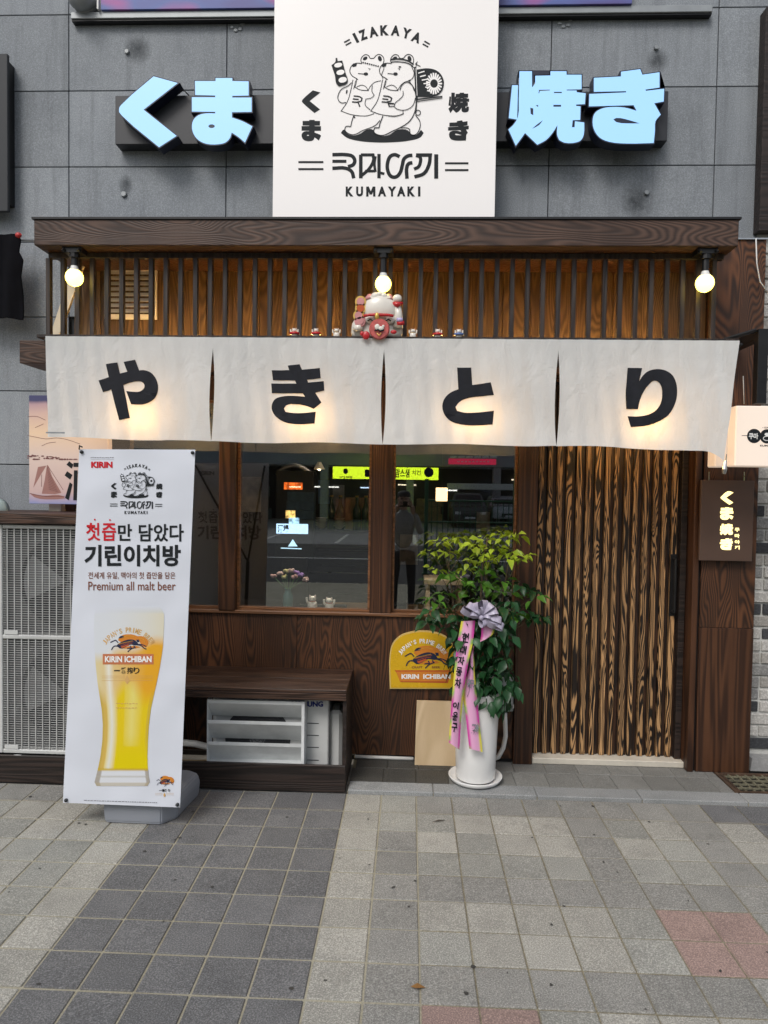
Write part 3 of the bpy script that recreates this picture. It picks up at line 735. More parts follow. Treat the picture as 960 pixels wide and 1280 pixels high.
def lit(parent, cf, outer, holes):
    o2 = smooth2(cf(outer), n=3, corner=38); hs_ = [smooth2(cf(h), n=2, corner=38) for h in holes]
    body = prism('letter', offset2(o2, 1.25), [], flat(LY), LY, LB, LETTERSIDE, parent)
    v, f = tess(o2, hs_)
    mobj('lit_face', [Vector((at(x, y, LY).x, LY-.0015, at(x, y, LY).z)) for x, y in v], f, BLUEGLOW, body)
def letter_sign(label, x0, y0, x1, y1, items, seed):
    a, b = at(x0, y0, LB), at(x1, y1, LB)
    t_ = thing('lit_letter_sign', label, 'sign', ((a.x+b.x)/2, LB, b.z))
    box('backing_box', a.x, b.x, LB+.0008, 4.498, b.z, a.z, BOXM, t_, .003)
    for it in items: lit(t_, *it)
letter_sign('black box sign with two glowing blue-white kana left of the bear sign', 144, 119.5, 352, 179.5, [(cA, G_KU, []), (cA, G_MA, G_MAH)], 1)
letter_sign('black box sign with two glowing blue-white characters right of the bear sign', 612, 115, 834, 176, [(cB, G_YA, G_YAH), (cB, G_YA2, []), (cB, G_KI, G_KIH)], 2)
mb = MB(); pts = [at(px, py, 4.37) for px, py in ((224, 117), (227, 113), (231, 114), (236, 119))]; mb.tube(pts, .004, 6)
o = mb.build('sign_cable', BLACKM, None, True); tag(o, 'short looped black cable between the two blue-white kana of the left sign', 'cable')

# ================================================================== LOGO ARTWORK (flat print), drawn in photo pixels of the big sign
def norm(pts):
    xs_ = [p[0] for p in pts]; ys_ = [p[1] for p in pts]; return min(xs_), min(ys_), max(xs_), max(ys_)
def fitglyph(ink_, parts, x0, y0, x1, y1, tf):
    allp = [p for o_, _ in parts for p in o_]; a, b, c, d = norm(allp)
    g = lambda P: tf([(x0+(x-a)/(c-a)*(x1-x0), y0+(y-b)/(d-b)*(y1-y0)) for x, y in P])
    for o_, hs_ in parts: ink_.fill(g(o_), [g(h) for h in hs_])
def logo(fm, tf, k, name, parent, m=None, fine=1.0, paper=None):
    """tf maps big-sign pixels to the target's pixels, k is the line-width scale; fine > 1 thickens hairlines"""
    m = m or INKB
    I = Ink(fm); W = lambda w: w*k
    cg = lambda P: tf(crop(410, 60, 6.4)(P)); L = lambda P, w=5, c=False: I.line(cg(P), W(w*1.35/6.4*fine), c)
    Fl = lambda P, sm=True: I.fill(cg(P), (), sm)
    Fl([(103,680),(120,655),(135,655),(150,682),(205,700),(250,690),(320,650),(360,655),(385,690),(440,705),(490,695),(555,655),(640,660),(665,695),(705,695),(745,655),(765,680),(740,715),(650,742),(520,755),(400,757),(250,745),(150,718)])
    for dx in (0, 237):
        S = lambda P: [(x+dx, y) for x, y in P]
        L(S([(272,125),(263,100),(275,70),(300,54),(325,62),(337,82),(370,80),(380,66),(405,52),(435,65),(448,95),(440,135)]))
        Fl(S(ell(297, 84, 20, 13, rot=-30))); Fl(S(ell(415, 86, 15, 22, rot=-20)))
        L(S([(270,126),(235,122),(210,128),(185,150),(175,190),(195,225),(228,245),(240,255)]))
        Fl(S([(188,140),(205,124),(232,128),(226,148),(200,154)]))
        L(S([(240,205),(290,210)]), 5); Fl(S(ell(303, 209, 18, 13)))
        L(S([(228,245),(225,285),(213,318)]), 4)
        L(S([(322,165),(338,168),(332,178)]), 3)
        L(S([(200,255),(180,350),(155,430),(105,505),(180,532),(250,543),(315,543),(370,525)]), 4.5)
        L(S([(222,262),(205,330)]), 4)
        L(S([(213,312),(255,335),(325,342)]), 4.5); L(S([(230,312),(270,298),(305,313),(320,340)]), 4)
        L(S([(320,342),(345,300),(375,275),(425,262)]), 4)
        L(S([(205,385),(250,390),(272,403),(265,425),(240,432),(255,472)]), 8); L(S([(198,408),(245,413)]), 8); L(S([(192,432),(238,436)]), 8)
    for q in range(8): Fl(ell(282+q*17, 118+q*4.2, 7, 6, 8))
    L([(500,95),(560,90),(640,105),(685,135)], 9); L([(500,115),(560,112),(640,125),(680,150)], 6); Fl(ell(575, 153, 11, 6)); L([(665,150),(700,160),(715,110),(700,130),(740,150)], 5)
    L([(437,130),(448,160),(430,215),(440,250)], 4); L([(672,160),(688,200),(675,245),(640,265)], 4)
    L([(190,278),(160,305),(110,330),(85,370),(80,410),(105,440),(145,438)], 5); Fl(ell(150, 352, 6, 18, 8, 10))
    L([(355,300),(352,350),(370,380),(345,402),(303,410),(297,455),(338,497)], 4)
    L([(205,545),(192,585),(182,630),(145,630),(135,655),(160,685),(210,695),(275,663),(380,620),(415,580)], 5); L([(205,545),(215,560)], 9)
    L([(440,545),(418,600),(408,640),(375,640),(365,670),(395,695),(445,700),(520,665),(575,640),(650,590),(692,520),(705,430),(690,330),(650,270)], 6)
    L([(575,340),(592,300),(630,275),(672,300),(690,345)], 5); L([(600,345),(600,380),(570,415),(540,440),(532,470),(565,495),(630,495),(680,460),(700,400)], 4.5)
    L([(485,445),(530,448)], 9); L([(485,470),(530,470)], 5)
    L([(575,640),(650,650),(660,690),(700,695),(735,640),(735,590),(700,540)], 5); L(ell(720, 520, 20), 5, True); L([(600,500),(600,530),(540,548),(480,545)], 4)
    # skewer
    I.fill(cg([(28,140),(58,115),(62,82),(74,82),(78,108),(115,103),(125,140),(140,200),(160,265),(150,290),(90,312),(68,290),(55,220),(38,170)]))
    # basket with a wheel of straw
    Fl([(710,175),(800,165),(880,190),(925,260),(915,340),(870,385),(715,395)]); L([(697,155),(710,425)], 14); L([(705,415),(915,390)], 8); L([(705,432),(915,402)], 5); L([(710,430),(705,520)], 5)
    d0 = I.d; o = I.build(name, m, parent)
    P = Ink(fm, d0+.0003); cf = lambda P_: tf(crop(410, 60, 6.4)(P_))
    for c_ in ((82,140,33,18), (100,198,33,20), (118,258,34,22)): P.fill(cf(ell(c_[0], c_[1], c_[2], c_[3], 10, -12)))
    P.build('logo_highlights', paper or INKW, parent); P = Ink(fm, d0+.0003)
    for q in range(19):
        a = q*2*math.pi/19; ca, sa = math.cos(a), math.sin(a)
        P.line(cf([(848+ca*30, 288+sa*34), (848+ca*64, 288+sa*86)]), 13*k/6.4, sm=False)
    for q in range(6): P.line(cf([(722+q*14, 205+q*28), (772+q*10, 190+q*32)]), 9*k/6.4, sm=False)
    P.line(cf([(703,165),(713,385)]), 4*k/6.4, sm=False)
    P.build('logo_highlights', paper or INKW, parent)
    T = Ink(fm); ch = crop(360, 180, 4)
    def flush():
        nonlocal T
        T.build('lettering', m, parent); T = Ink(fm)
    H = lambda P_, w=16: T.line(tf(ch(P_)), w*1.12/4*k)
    H([(222,54),(290,54),(322,62),(334,84),(326,104),(300,114)]); H([(222,87),(292,87)], 14); H([(222,122),(290,122),(318,138),(329,172)])
    H([(364,172),(364,54)]); H([(364,55),(425,55),(428,80),(405,125),(366,160)], 14); H([(437,62),(432,100),(437,140)], 12); H([(385,136),(437,136)], 12); H([(455,50),(455,172)], 15); H([(455,143),(482,150)], 12)
    H([(558,64),(535,54),(512,62),(498,95),(498,130),(515,162),(540,165),(560,145),(572,105),(580,75),(600,60),(622,57)], 16); H([(595,174),(595,112),(605,98),(622,94)], 16)
    H([(640,58),(660,66),(662,90),(652,115),(630,126)], 15); H([(640,56),(711,56),(706,100),(680,148),(632,165)], 16); H([(741,52),(741,174)], 18)
    for yy, yb in ((91, 97), (126, 131)): T.line(tf(ch([(52,yy),(177,yy)])), 10/4*k, sm=False); T.line(tf(ch([(785,yb),(902,yb)])), 10/4*k, sm=False)
    flush()
    def tt(s, cx, cy, w, h, bold, rot=0):
        (x, y), = tf([(cx, cy)]); T.text(s, x-w*k/2, y-h*k/2, x+w*k/2, y+h*k/2, bold, rot)
    for s, x, w in zip('KUMAYAKI', (437, 449.5, 463.5, 477.5, 490, 501.5, 514, 524), (9.6, 8.6, 10.8, 10.6, 10.4, 10.6, 9.6, 3.0)): tt(s, x, 239.5, w, 12.5, .055) if s != 'M' else [T.line(tf(P_), 2.9*k, sm=False) for P_ in ([(459.2, 245.8), (459.2, 233.3)], [(459.6, 233.6), (463.5, 243)], [(467.4, 233.6), (463.5, 243)], [(467.8, 245.8), (467.8, 233.3)])]
    flush(); cz = crop(340, 0, 3.2)
    for s, x, y, r_, w in (('I',335,152,-27,3), ('Z',364,140,-20,9), ('A',405,128,-12,10.5), ('K',450,122,-3,10), ('A',494,123,5,10.5), ('Y',538,134,14,10.5), ('A',578,150,22,10.5)):
        (X, Y), = cz([(x, y)]); tt(s, X, Y, w+.6, 13, .055, r_)
    for x, y, r_ in ((303, 170, -28), (617, 177, 30)):
        (X, Y), = cz([(x, y)]); c_, s_ = math.cos(R(r_)), math.sin(R(r_))
        for o_ in (-2.0, 2.0): T.line(tf([(X-4*c_-o_*s_*-1, Y-4*s_-o_*c_*-1*-1), (X+4*c_-o_*s_*-1, Y+4*s_-o_*c_*-1*-1)]), 1.9*k, sm=False)
    flush(); fitglyph(T, [(G_KU, [])], 377.5, 113, 400.5, 141.5, tf); fitglyph(T, [(G_MA, G_MAH)], 377, 150, 401.5, 176.5, tf)
    flush(); fitglyph(T, [(G_YA, G_YAH), (G_YA2, [])], 560.5, 116, 586.5, 141.5, tf); fitglyph(T, [(G_KI, G_KIH)], 560, 150.5, 586, 176, tf)
    T.build('lettering', m, parent)

# big bear sign
SY = 4.24
tl, bl, br, tr = at(343.5, -60, SY), at(341, 273.5, SY), at(617.5, 274.5, SY), at(627, -60, SY)
X0, X1 = (at(342, 130, SY).x), (at(621, 130, SY).x)
ms = thing('square_logo_sign', 'large cream lightbox sign with two line-drawn bears above the canopy', 'sign', ((X0+X1)/2, SY, bl.z))
box('sign_housing', X0+.003, X1-.003, SY+.004, 4.497, bl.z, 5.35, DARKGREY, ms, .003)
box('sign_face', X0, X1, SY, SY+.0035, bl.z+.002, 5.35, SIGNFACE, ms, .001)
logo(flat(SY), lambda P: list(P), 1.0, 'logo_drawing', ms, paper=SIGNFACE)

# ================================================================== RIGHT SIDE SIGNS
QY = 4.31
a, b = at(877, 600, QY), at(940, 702, QY)
pl = thing('hanging_plaque_sign', 'brown hanging board with four pale yellow vertical characters by the brick wall', 'sign', ((a.x+b.x)/2, QY, a.z))
box('board', a.x, b.x, QY, QY+.025, b.z, a.z, PLAQUE, pl, .003)
cP = crop(860, 480, 5.333)
I = Ink(flat(QY))
for parts, bx_ in (([(G_KU, [])], (217, 715, 303, 805)), ([(G_MA, G_MAH)], (214, 822, 302, 905)), ([(G_YA, G_YAH), (G_YA2, [])], (212, 932, 300, 1008)), ([(G_KI, G_KIH)], (212, 1028, 298, 1106))):
    (p0, p1) = cP([(bx_[0], bx_[1]), (bx_[2], bx_[3])]); fitglyph(I, parts, p0[0], p0[1], p1[0], p1[1], lambda P: P)
for s, y in (('쿠', 972), ('마', 1012), ('야', 1053), ('끼', 1090)):
    (p0, p1) = cP([(311, y-13), (343, y+13)]); I.text(s, p0[0], p0[1], p1[0], p1[1], .03)
I.build('lettering', YGLOW, pl)
mb = MB()
for px in (886, 930):
    p = at(px, 600, QY+.012); mb.tube([p+Vector((0, 0, -.005)), p+Vector((0, 0, .05))], .003, 6)
mb.build('hanging_wire', STEEL, pl)

BYY = 3.99
a, b = at(920.5, 507, BYY), at(990, 584, BYY)
bs2 = thing('projecting_lightbox', 'peach lit projecting lightbox with round black emblems at the right edge', 'sign', (a.x, BYY, b.z))
box('light_panel', a.x, b.x, BYY, BYY+.10, b.z, a.z, PEACH, bs2, .006)
# second face further back, seen left of it
a2, b2 = at(887, 540, 4.20), at(960, 584.5, 4.20)
box('side_panel', a2.x, a.x+.02, 4.12, 4.22, b.z+.0, a.z-.004, PEACH, bs2, .006)
I = Ink(flat(BYY)); I.line([(927, 544.5), (934, 544.5)], .7, sm=False)
for cx, cy in ((942.5, 545), (958.5, 545.5), (975, 546)): I.fill(ell(cx, cy, 8.8, 8.9, 24))
I.text('• IZAKAYA •', 953, 533.5, 972, 535.5, .02); I.text('KUMAYAKI', 950, 556, 972, 558.2, .03)
d = I.d; I.build('emblem', INKB, bs2)
I = Ink(flat(BYY), d+.0003); 
for sx_, s in ((937, '쿠'), (943, '마')): I.text(s, sx_-1.2, 541.5, sx_+4.6, 549, .03)
I.line(ell(958.5, 548, 4.6, 2.6), .9, True); I.fill(ell(958.5, 543, 3, 2)); I.build('emblem_lettering', INKW, bs2)
I = Ink(flat(4.12)); I.fill([(894, 566), (897, 562), (904, 562), (905, 566), (900, 569)]); I.build('emblem', INKB, bs2)
# black steel bracket carrying it
mb = MB(); p = at(951, 415, 3.99)
br0 = thing('sign_bracket', 'black square steel bracket arm above the peach lightbox at the right edge', 'bracket', (p.x, 4.2, p.z))
za = at(951, 412, 4.02).z; xb = at(946, 412, 4.02).x
box('upright', xb, xb+.055, 3.995, 4.05, at(950, 505, 4.02).z, za, BLACKM, br0, .002)
box('arm', xb, xb+.055, 4.051, 4.36, za-.055, za, BLACKM, br0, .002)
mb = MB(); mb.tube([at(905, 425, 4.05), at(945, 413, 4.02)], .012, 6); mb.build('stay', BLACKM, br0)
mb = MB(); mb.tube([at(px, py, 4.33) for px, py in ((945, 298), (946, 330), (950, 352), (960, 366))], .004, 6); mb.tube([at(px, py, 4.33) for px, py in ((929, 470), (930, 505))], .003, 6)
o = mb.build('hanging_cable', PVC, None, True); tag(o, 'thin pale cable drooping along the right wooden post near the photo edge', 'cable')

# brick wall at right
bw = thing('brick_wall', 'narrow strip of grey, pale and black bricks at the right edge', 'wall', (2.7, 4.5, 0))
box('mortar_bed', CX1+.004, 3.3, 4.492, 4.70, .10, 3.42, MORTAR, bw, 0)
rh = .0790; z = .14; r_ = 0
while z < 3.36:
    x = CX1+.010 - (.10 if r_ % 2 else 0)
    while x < 2.76:
        w = rnd.choice((.19, .19, .19, .09)); x0 = max(x, CX1+.008); x1 = x+w
        if x1-x0 > .03:
            m = rnd.choices(BR, (3, 3.5, 3, 1.8))[0]; pr = rnd.uniform(.004, .014)
            o = box('brick', x0, x1, 4.492-pr-.004, 4.50, z+rnd.uniform(-.002, .002), z+rh-.013, m, bw, .004)
        x += w+.012
    z += rh; r_ += 1
mb = MB(); 
box('upper_cladding_edge', at(952, 200, 4.42).x, 2.6, 4.42, 4.50, 3.42, 4.78, W_KICK, bld, .003)
o = mobj('corner_stone', *(lambda p: ([p+Vector(v) for v in ((0,0,0),(.5,0,0),(.5,.12,0),(0,.12,0),(.015,.012,.075),(.5,.012,.08),(.5,.12,.08),(.01,.12,.08))], [(0,1,5,4),(4,5,6,7),(0,4,7,3),(1,2,6,5),(0,3,2,1)]))(Vector((2.19, 4.40, .022))), PLASTER); tag(o, 'rough pale stone block at the foot of the brick wall', 'stone')
# drain grate
gt = thing('drain_grate', 'mossy rectangular iron drain grate beside the wooden post', 'drain', (2.17, 4.2, 0))
gx0, gx1, gy0, gy1 = 1.945, 2.398, 4.08, 4.355
box('pit', gx0, gx1, gy0, gy1+.06, .0105, .0125, BLACKM, gt, 0)
mb = MB(); mb.box(gx0, gx0+.022, gy0, gy1, .0125, .026); mb.box(gx0+.028, gx0+.040, gy0, gy1, .0125, .024); mb.box(gx1-.02, gx1, gy0, gy1, .0125, .026); mb.box(gx0+.04, gx1-.02, gy1-.02, gy1, .0125, .026); mb.box(gx0+.04, gx1-.02, gy0, gy0+.012, .0125, .025)
mb.build('frame', RUST, gt)
for k in range(7): x = gx0+.07+k*.052; box('bar', x, x+.012, gy0+.012, gy1-.02, .0126, .0235, GRATE, gt, .001)
for k in range(4): y = gy0+.055+k*.055; box('cross_bar', gx0+.041, gx1-.021, y, y+.009, .0127, .0248, GRATE, gt, .001)

# ================================================================== LUCKY CATS
def cat(name, label, c, s, group, lift='both', band=CERR, cat_='figurine', face=True):
    """waving ceramic cat; s = height, c = base centre, it faces the street (-y)"""
    c = Vector(c); o = thing(name, label, cat_, c, group); P = lambda x, y, z: c+Vector((x*s, y*s, z*s))
    mb = MB(); mb.lathe([(0, 0), (.27*s, 0), (.33*s, .06*s), (.335*s, .2*s), (.29*s, .36*s), (.20*s, .5*s), (.05*s, .56*s)], c, 20, 1, .78)
    mb.ball(P(0, -.02, .66), .255*s, .215*s, .205*s, 16, 12)
    mb.ball(P(-.16, -.20, .06), .09*s, .1*s, .06*s, 8, 6); mb.ball(P(.16, -.20, .06), .09*s, .1*s, .06*s, 8, 6)
    mb.ball(P(0, -.21, .60), .07*s, .05*s, .05*s, 8, 6)
    mb.build('body', CERW, o, True)
    for sg in (-1, 1):
        mb = MB(); mb.tube([P(sg*.17, 0, .80), P(sg*.19, -.01, .93)], [.085*s, .012*s], 8); e = mb.build('ear', CERW, o, True)
        mb = MB(); mb.tube([P(sg*.172, -.035, .81), P(sg*.187, -.03, .90)], [.05*s, .008*s], 6); mb.build('inner_ear', CERP, e)
        up_ = lift in ('both', 'left' if sg < 0 else 'right')
        mb = MB()
        if up_: mb.tube([P(sg*.25, -.02, .34), P(sg*.36, -.06, .48), P(sg*.38, -.08, .66)], [.09*s, .085*s, .07*s], 8); mb.ball(P(sg*.38, -.09, .70), .085*s, .08*s, .08*s, 8, 6)
        else: mb.tube([P(sg*.24, -.05, .42), P(sg*.22, -.2, .32), P(sg*.08, -.25, .30)], [.08*s, .075*s, .06*s], 8)
        mb.build('arm', CERW, o, True)
        if face:
            mb = MB(); mb.tube([P(sg*.14, -.205, .67), P(sg*.10, -.225, .69), P(sg*.05, -.225, .67)], .012*s, 5); mb.build('eye', INKB, o)
    mb = MB(); mb.lathe([(.205*s, .475*s), (.235*s, .495*s), (.205*s, .52*s)], c, 18, 1, .85); mb.build('collar', band, o, True)
    mb = MB(); mb.ball(P(0, -.21, .47), .04*s, .04*s, .04*s, 8, 6); mb.build('bell', CERG, o, True)
    return o
# big cat on the ledge
cz_ = LZ; p = at(473, 424, 3.99); bc = thing('large_lucky_cat', 'large white ceramic lucky cat holding a round red tray on the canopy ledge', 'figurine', (p.x, 3.995, cz_)); sc_ = .30
cc = crop(400, 340, 6); c0 = Vector((p.x, 4.0, cz_))
def K(px, py, y=3.99): (q,), = (cc([(px, py)]),); return at(q[0], q[1], y)
mb = MB(); mb.lathe([(0, 0), (.142, 0), (.150, .03), (.145, .08), (.115, .13), (.07, .15)], c0+Vector((-.03/3, 0, 0)), 24, 1, .30)
mb.build('body', CERW, bc, True)
mb = MB(); h = K(450, 285, 3.975); mb.ball(h, .108, .055, .095, 22, 14); mb.ball(K(380, 355, 3.95), .035, .02, .028, 10, 8); mb.ball(K(522, 355, 3.95), .035, .02, .028, 10, 8); mb.build('head', CERW, bc, True)
for px, qx in ((378, 360), (512, 528)):
    a, b = K(px, 215, 3.985), K(px+(-6 if px < 400 else 8), 168, 3.985); mb = MB(); mb.tube([a, b], [.050, .012], 10); e = mb.build('ear', CERP, bc, True)
mb = MB(); mb.ball(K(415, 182, 3.955), .026, .02, .022, 10, 8); mb.ball(K(446, 172, 3.955), .026, .02, .018, 10, 8); mb.ball(K(476, 184, 3.955), .024, .02, .02, 10, 8); mb.build('topknot_flower', CERW, bc, True)
a = [K(x, y, 3.915) for x, y in ((325, 330), (370, 322), (440, 320), (500, 322), (552, 330))]; mb = MB(); mb.tube(a, .0085, 8); mb.build('headband', CERR, bc, True)
mb = MB(); mb.ball(K(427, 332, 3.908), .013, .010, .022, 10, 8); mb.build('gold_bell', CERG, bc, True)
mb = MB(); q = K(445, 428, 3.905); mb.tube([q+Vector((0, .012, 0)), q, q+Vector((0, -.008, 0))], [.058, .058, .052], 28); tr_ = mb.build('round_tray', plain('dusty_red_ceramic', (.50, .10, .09), .3, 0, .35, 40), bc)
mb = MB(); q = K(445, 425, 3.893); mb.ball(q+Vector((-.012, 0, .010)), .015, .004, .017, 10, 6); mb.ball(q+Vector((.010, -.001, .002)), .016, .004, .012, 10, 6); mb.ball(q+Vector((.022, 0, .014)), .008, .003, .008, 8, 5); mb.build('tray_painting', CERW, tr_, True)
mb = MB(); q = K(442, 440, 3.888); mb.tube([q+Vector((-.026, 0, -.002)), q+Vector((-.005, -.001, .006)), q+Vector((.006, 0, -.004)), q+Vector((.028, 0, .004))], .004, 6); mb.build('tray_black_figure', INKB, tr_, True)
mb = MB(); q = K(442, 465, 3.890); mb.tube([q+Vector((-.012, 0, .006)), q+Vector((0, 0, -.010)), q+Vector((.012, 0, .006))], .003, 6); mb.build('tray_gold_mark', CERG, tr_, True)
for nm, pts_, m in (('coin', [(305, 225), (305, 275)], CERP), ('coin', [(290, 330)], CERG), ('coin', [(300, 370)], CERP)):
    for x, y in pts_:
        q = K(x, y, 3.95); mb = MB(); mb.tube([q+Vector((0, .012, 0)), q+Vector((0, -.01, 0))], .032, 18); o_ = mb.build(nm, CERG if y < 300 else m, bc)
        mb = MB(); mb.tube([q+Vector((0, -.010, 0)), q+Vector((0, -.014, 0))], .022, 14); mb.build('coin_centre', CERP if y != 275 else INKRB, o_)
mb = MB(); mb.tube([K(290, 440, 3.97), K(285, 395, 3.96)], [.032, .028], 10); mb.build('arm', CERW, bc, True); mb = MB(); mb.tube([K(585, 420, 3.97), K(590, 330, 3.96), K(580, 250, 3.96)], [.030, .024, .022], 10); mb.build('arm', CERW, bc, True)
mb = MB(); mb.ball(K(580, 200, 3.95), .028, .02, .024, 10, 8); mb.build('small_cat_head', CERW, bc, True)
mb = MB(); mb.tube([K(545, 236, 3.95), K(580, 246, 3.94), K(620, 232, 3.95)], [.010, .018, .008], 8); mb.tube([K(578, 388, 3.945), K(632, 380, 3.945)], .012, 8); mb.build('red_bow', CERR, bc, True)
mb = MB(); mb.tube([K(575, 360, 3.943), K(620, 360, 3.943)], .013, 8); mb.build('lilac_sleeve', plain('lilac_ceramic', (.45, .40, .66), .3), bc, True)
mb = MB(); mb.ball(K(345, 475, 3.90), .022, .008, .024, 8, 6); mb.ball(K(315, 462, 3.90), .012, .008, .014, 8, 6); mb.ball(K(552, 450, 3.905), .018, .008, .012, 8, 6); mb.build('painted_flowers', CERR, bc, True)
for sg, px in ((-1, 378), (1, 512)):
    mb = MB(); q = K(px, 362, 3.926); mb.tube([q+Vector((-.016, .003, -.004)), q+Vector((0, -.002, .006)), q+Vector((.016, .003, -.004))], .0032, 6); mb.build('eye', INKB, bc)
# six miniature cats along the ledge
MINI = [(368, 'both', CERR, 'tiny white cat figurine, farthest left on the canopy ledge'), (395, 'left', CERR, 'tiny cat figurine in red, second from the left on the canopy ledge'), (420.5, 'both', CERG, 'tiny white cat figurine just left of the large lucky cat'),
        (516, 'both', CERG, 'tiny cat figurine with gold collar just right of the large lucky cat'), (547, 'right', CERR, 'tiny cat figurine with red base on the ledge right of centre'), (573.5, 'both', CERB, 'tiny cat figurine with blue base, farthest right on the canopy ledge')]
for px, lf, bd, lab in MINI:
    p = at(px, 425, 3.975); o = cat('miniature_cat', lab, (p.x, 3.975, LZ-.002), .056, 'miniature cats on the canopy ledge', lf, bd, face=False)
    if bd is not CERG:
        mb = MB(); mb.lathe([(0, .0), (.026, 0), (.026, .010), (0, .010)], (p.x, 3.972, LZ+.012), 12, 1.1, .95); mb.build('coloured_base', bd, o, True)

# ================================================================== BENCH AND AIR CONDITIONERS
bench = thing('wooden_bench', 'long dark brown plank bench over the small air conditioner', 'bench', (-.95, 4.2, 0))
BX0, BX1, BZ = -1.60, -.350, .604
box('seat_board', BX0, BX1, 3.955, 4.185, BZ-.022, BZ, W_BENCH, bench, .003)
box('seat_board', BX0, BX1, 4.187, 4.425, BZ-.022, BZ, W_BENCH, bench, .003)
box('front_rail', BX0, BX1-.001, 3.953, 3.972, BZ-.062, BZ-.023, W_BENCH, bench, .002)
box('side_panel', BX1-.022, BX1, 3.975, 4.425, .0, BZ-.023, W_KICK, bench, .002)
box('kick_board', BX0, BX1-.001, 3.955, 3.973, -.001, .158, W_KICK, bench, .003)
box('side_panel', BX0-.02, BX0-.001, 3.975, 4.425, .0, BZ-.023, W_KICK, bench, .002)

def fan_grille(mb, c, r, rings, spokes, w=.0022, y0=None):
    for k in range(rings):
        rr = r*(k+1)/rings; pts = [c+Vector((rr*math.cos(2*math.pi*q/28), 0, rr*math.sin(2*math.pi*q/28))) for q in range(29)]
        mb.tube(pts, w, 4, False)
    for k in range(spokes):
        a = 2*math.pi*k/spokes; mb.tube([c+Vector((r*.15*math.cos(a), 0, r*.15*math.sin(a))), c+Vector((r*math.cos(a+.25), 0, r*math.sin(a+.25)))], w, 4, False)
# small unit under the bench with its air deflector
ac = thing('small_air_conditioner', 'small white outdoor air conditioner under the bench with grey deflector louvres', 'air conditioner', (-.85, 4.2, .02))
ax0, ax1 = at(262, 900, 4.12).x, at(418, 900, 4.12).x
z0, z1 = .06, .535
box('casing', ax0+.02, ax1-.03, 4.105, 4.38, z0, z1, ACW, ac, .02)
box('front_side', at(383, 900, 4.09).x, at(411, 900, 4.09).x, 4.090, 4.1045, z0, z1, ACW, ac, .006)
for k, y in enumerate((904, 919, 934, 950)):
    p = at(383, y, 4.088); box('vent_groove', p.x+.004, p.x+.075, 4.0875, 4.0898, p.z-.002, p.z+.002, DARKGREY, ac, 0)
I = Ink(flat(4.0895)); I.text('SAMSUNG', 363, 876.5, 404, 883.5, .05); I.build('lettering', ink('blue_logo_ink', (.01, .02, .16)), ac)
mb = MB(); c = Vector(at(322, 922, 4.10)); mb.lathe([(0, 0), (.19, 0)], (0, 0, 0), 28); 
mb = MB(); mb.tube([(c.x, 4.100, c.z), (c.x, 4.104, c.z)], .20, 32); mb.build('fan_opening', ACDARK, ac)
mb = MB(); fan_grille(mb, Vector((c.x, 4.092, c.z)), .195, 10, 12); mb.build('fan_guard', ACDARK, ac)
mb = MB(); mb.tube([(c.x, 4.0985, c.z), (c.x, 4.094, c.z)], .05, 16); mb.build('fan_hub', FAN, ac)
box('side_cover', at(411, 900, 4.15).x+.002, at(428, 900, 4.15).x, 4.14, 4.33, z0, .42, ACW, ac, .02)
# louvred deflector
lx0, lx1 = at(260, 900, 3.995).x, at(377, 900, 3.995).x
for (ya, yb) in ((874.5, 902), (900, 930), (927, 957)):
    zt = at(320, ya+1, 3.995).z; zb_ = at(320, yb-3, 4.07).z
    mobj('deflector_louvre', [(lx0, 3.990, zt), (lx1, 3.990, zt), (lx1, 3.990, zt-.020), (lx0, 3.990, zt-.020), (lx0, 4.078, zb_+.022), (lx1, 4.078, zb_+.022), (lx1, 4.078, zb_+.014), (lx0, 4.078, zb_+.014)],
         [(0, 3, 2, 1), (0, 1, 5, 4), (3, 7, 6, 2), (4, 5, 6, 7), (0, 4, 7, 3), (1, 2, 6, 5)], LOUV, ac)
zb_ = at(320, 957, 3.995).z
box('deflector_lip', lx0, lx1, 3.99, 4.07, zb_-.004, zb_+.010, LOUV, ac, .001)
box('deflector_end', lx1, lx1+.018, 3.988, 4.085, zb_-.004, at(320, 875, 3.995).z, LOUV, ac, .001)
box('deflector_end', lx0-.004, lx0-.001, 3.988, 4.085, zb_-.004, at(320, 875, 3.995).z, LOUV, ac, 0)
mb = MB(); mb.tube([at(px, py, 4.25) for px, py in ((225, 928), (245, 930), (262, 934), (275, 933))], .022, 8); o = mb.build('insulated_pipe', PVC, None, True); tag(o, 'thick off-white insulated pipe lying in the dark left end under the bench', 'pipe')
mb = MB(); q = random.Random(3)
for k in range(26): 
    px, py = q.uniform(226, 262), q.uniform(941, 953); p = at(px, py, 4.2); p.z = .02+q.random()*.04; mb.box(p.x-.03, p.x+.02, p.y-.02, p.y+.02, p.z, p.z+.006, None)
o = mb.build('dry_straw_litter', plain('dry_litter', (.30, .22, .12), .9), None); tag(o, 'heap of dry tan litter under the left end of the bench', 'litter'); o['kind'] = 'stuff'

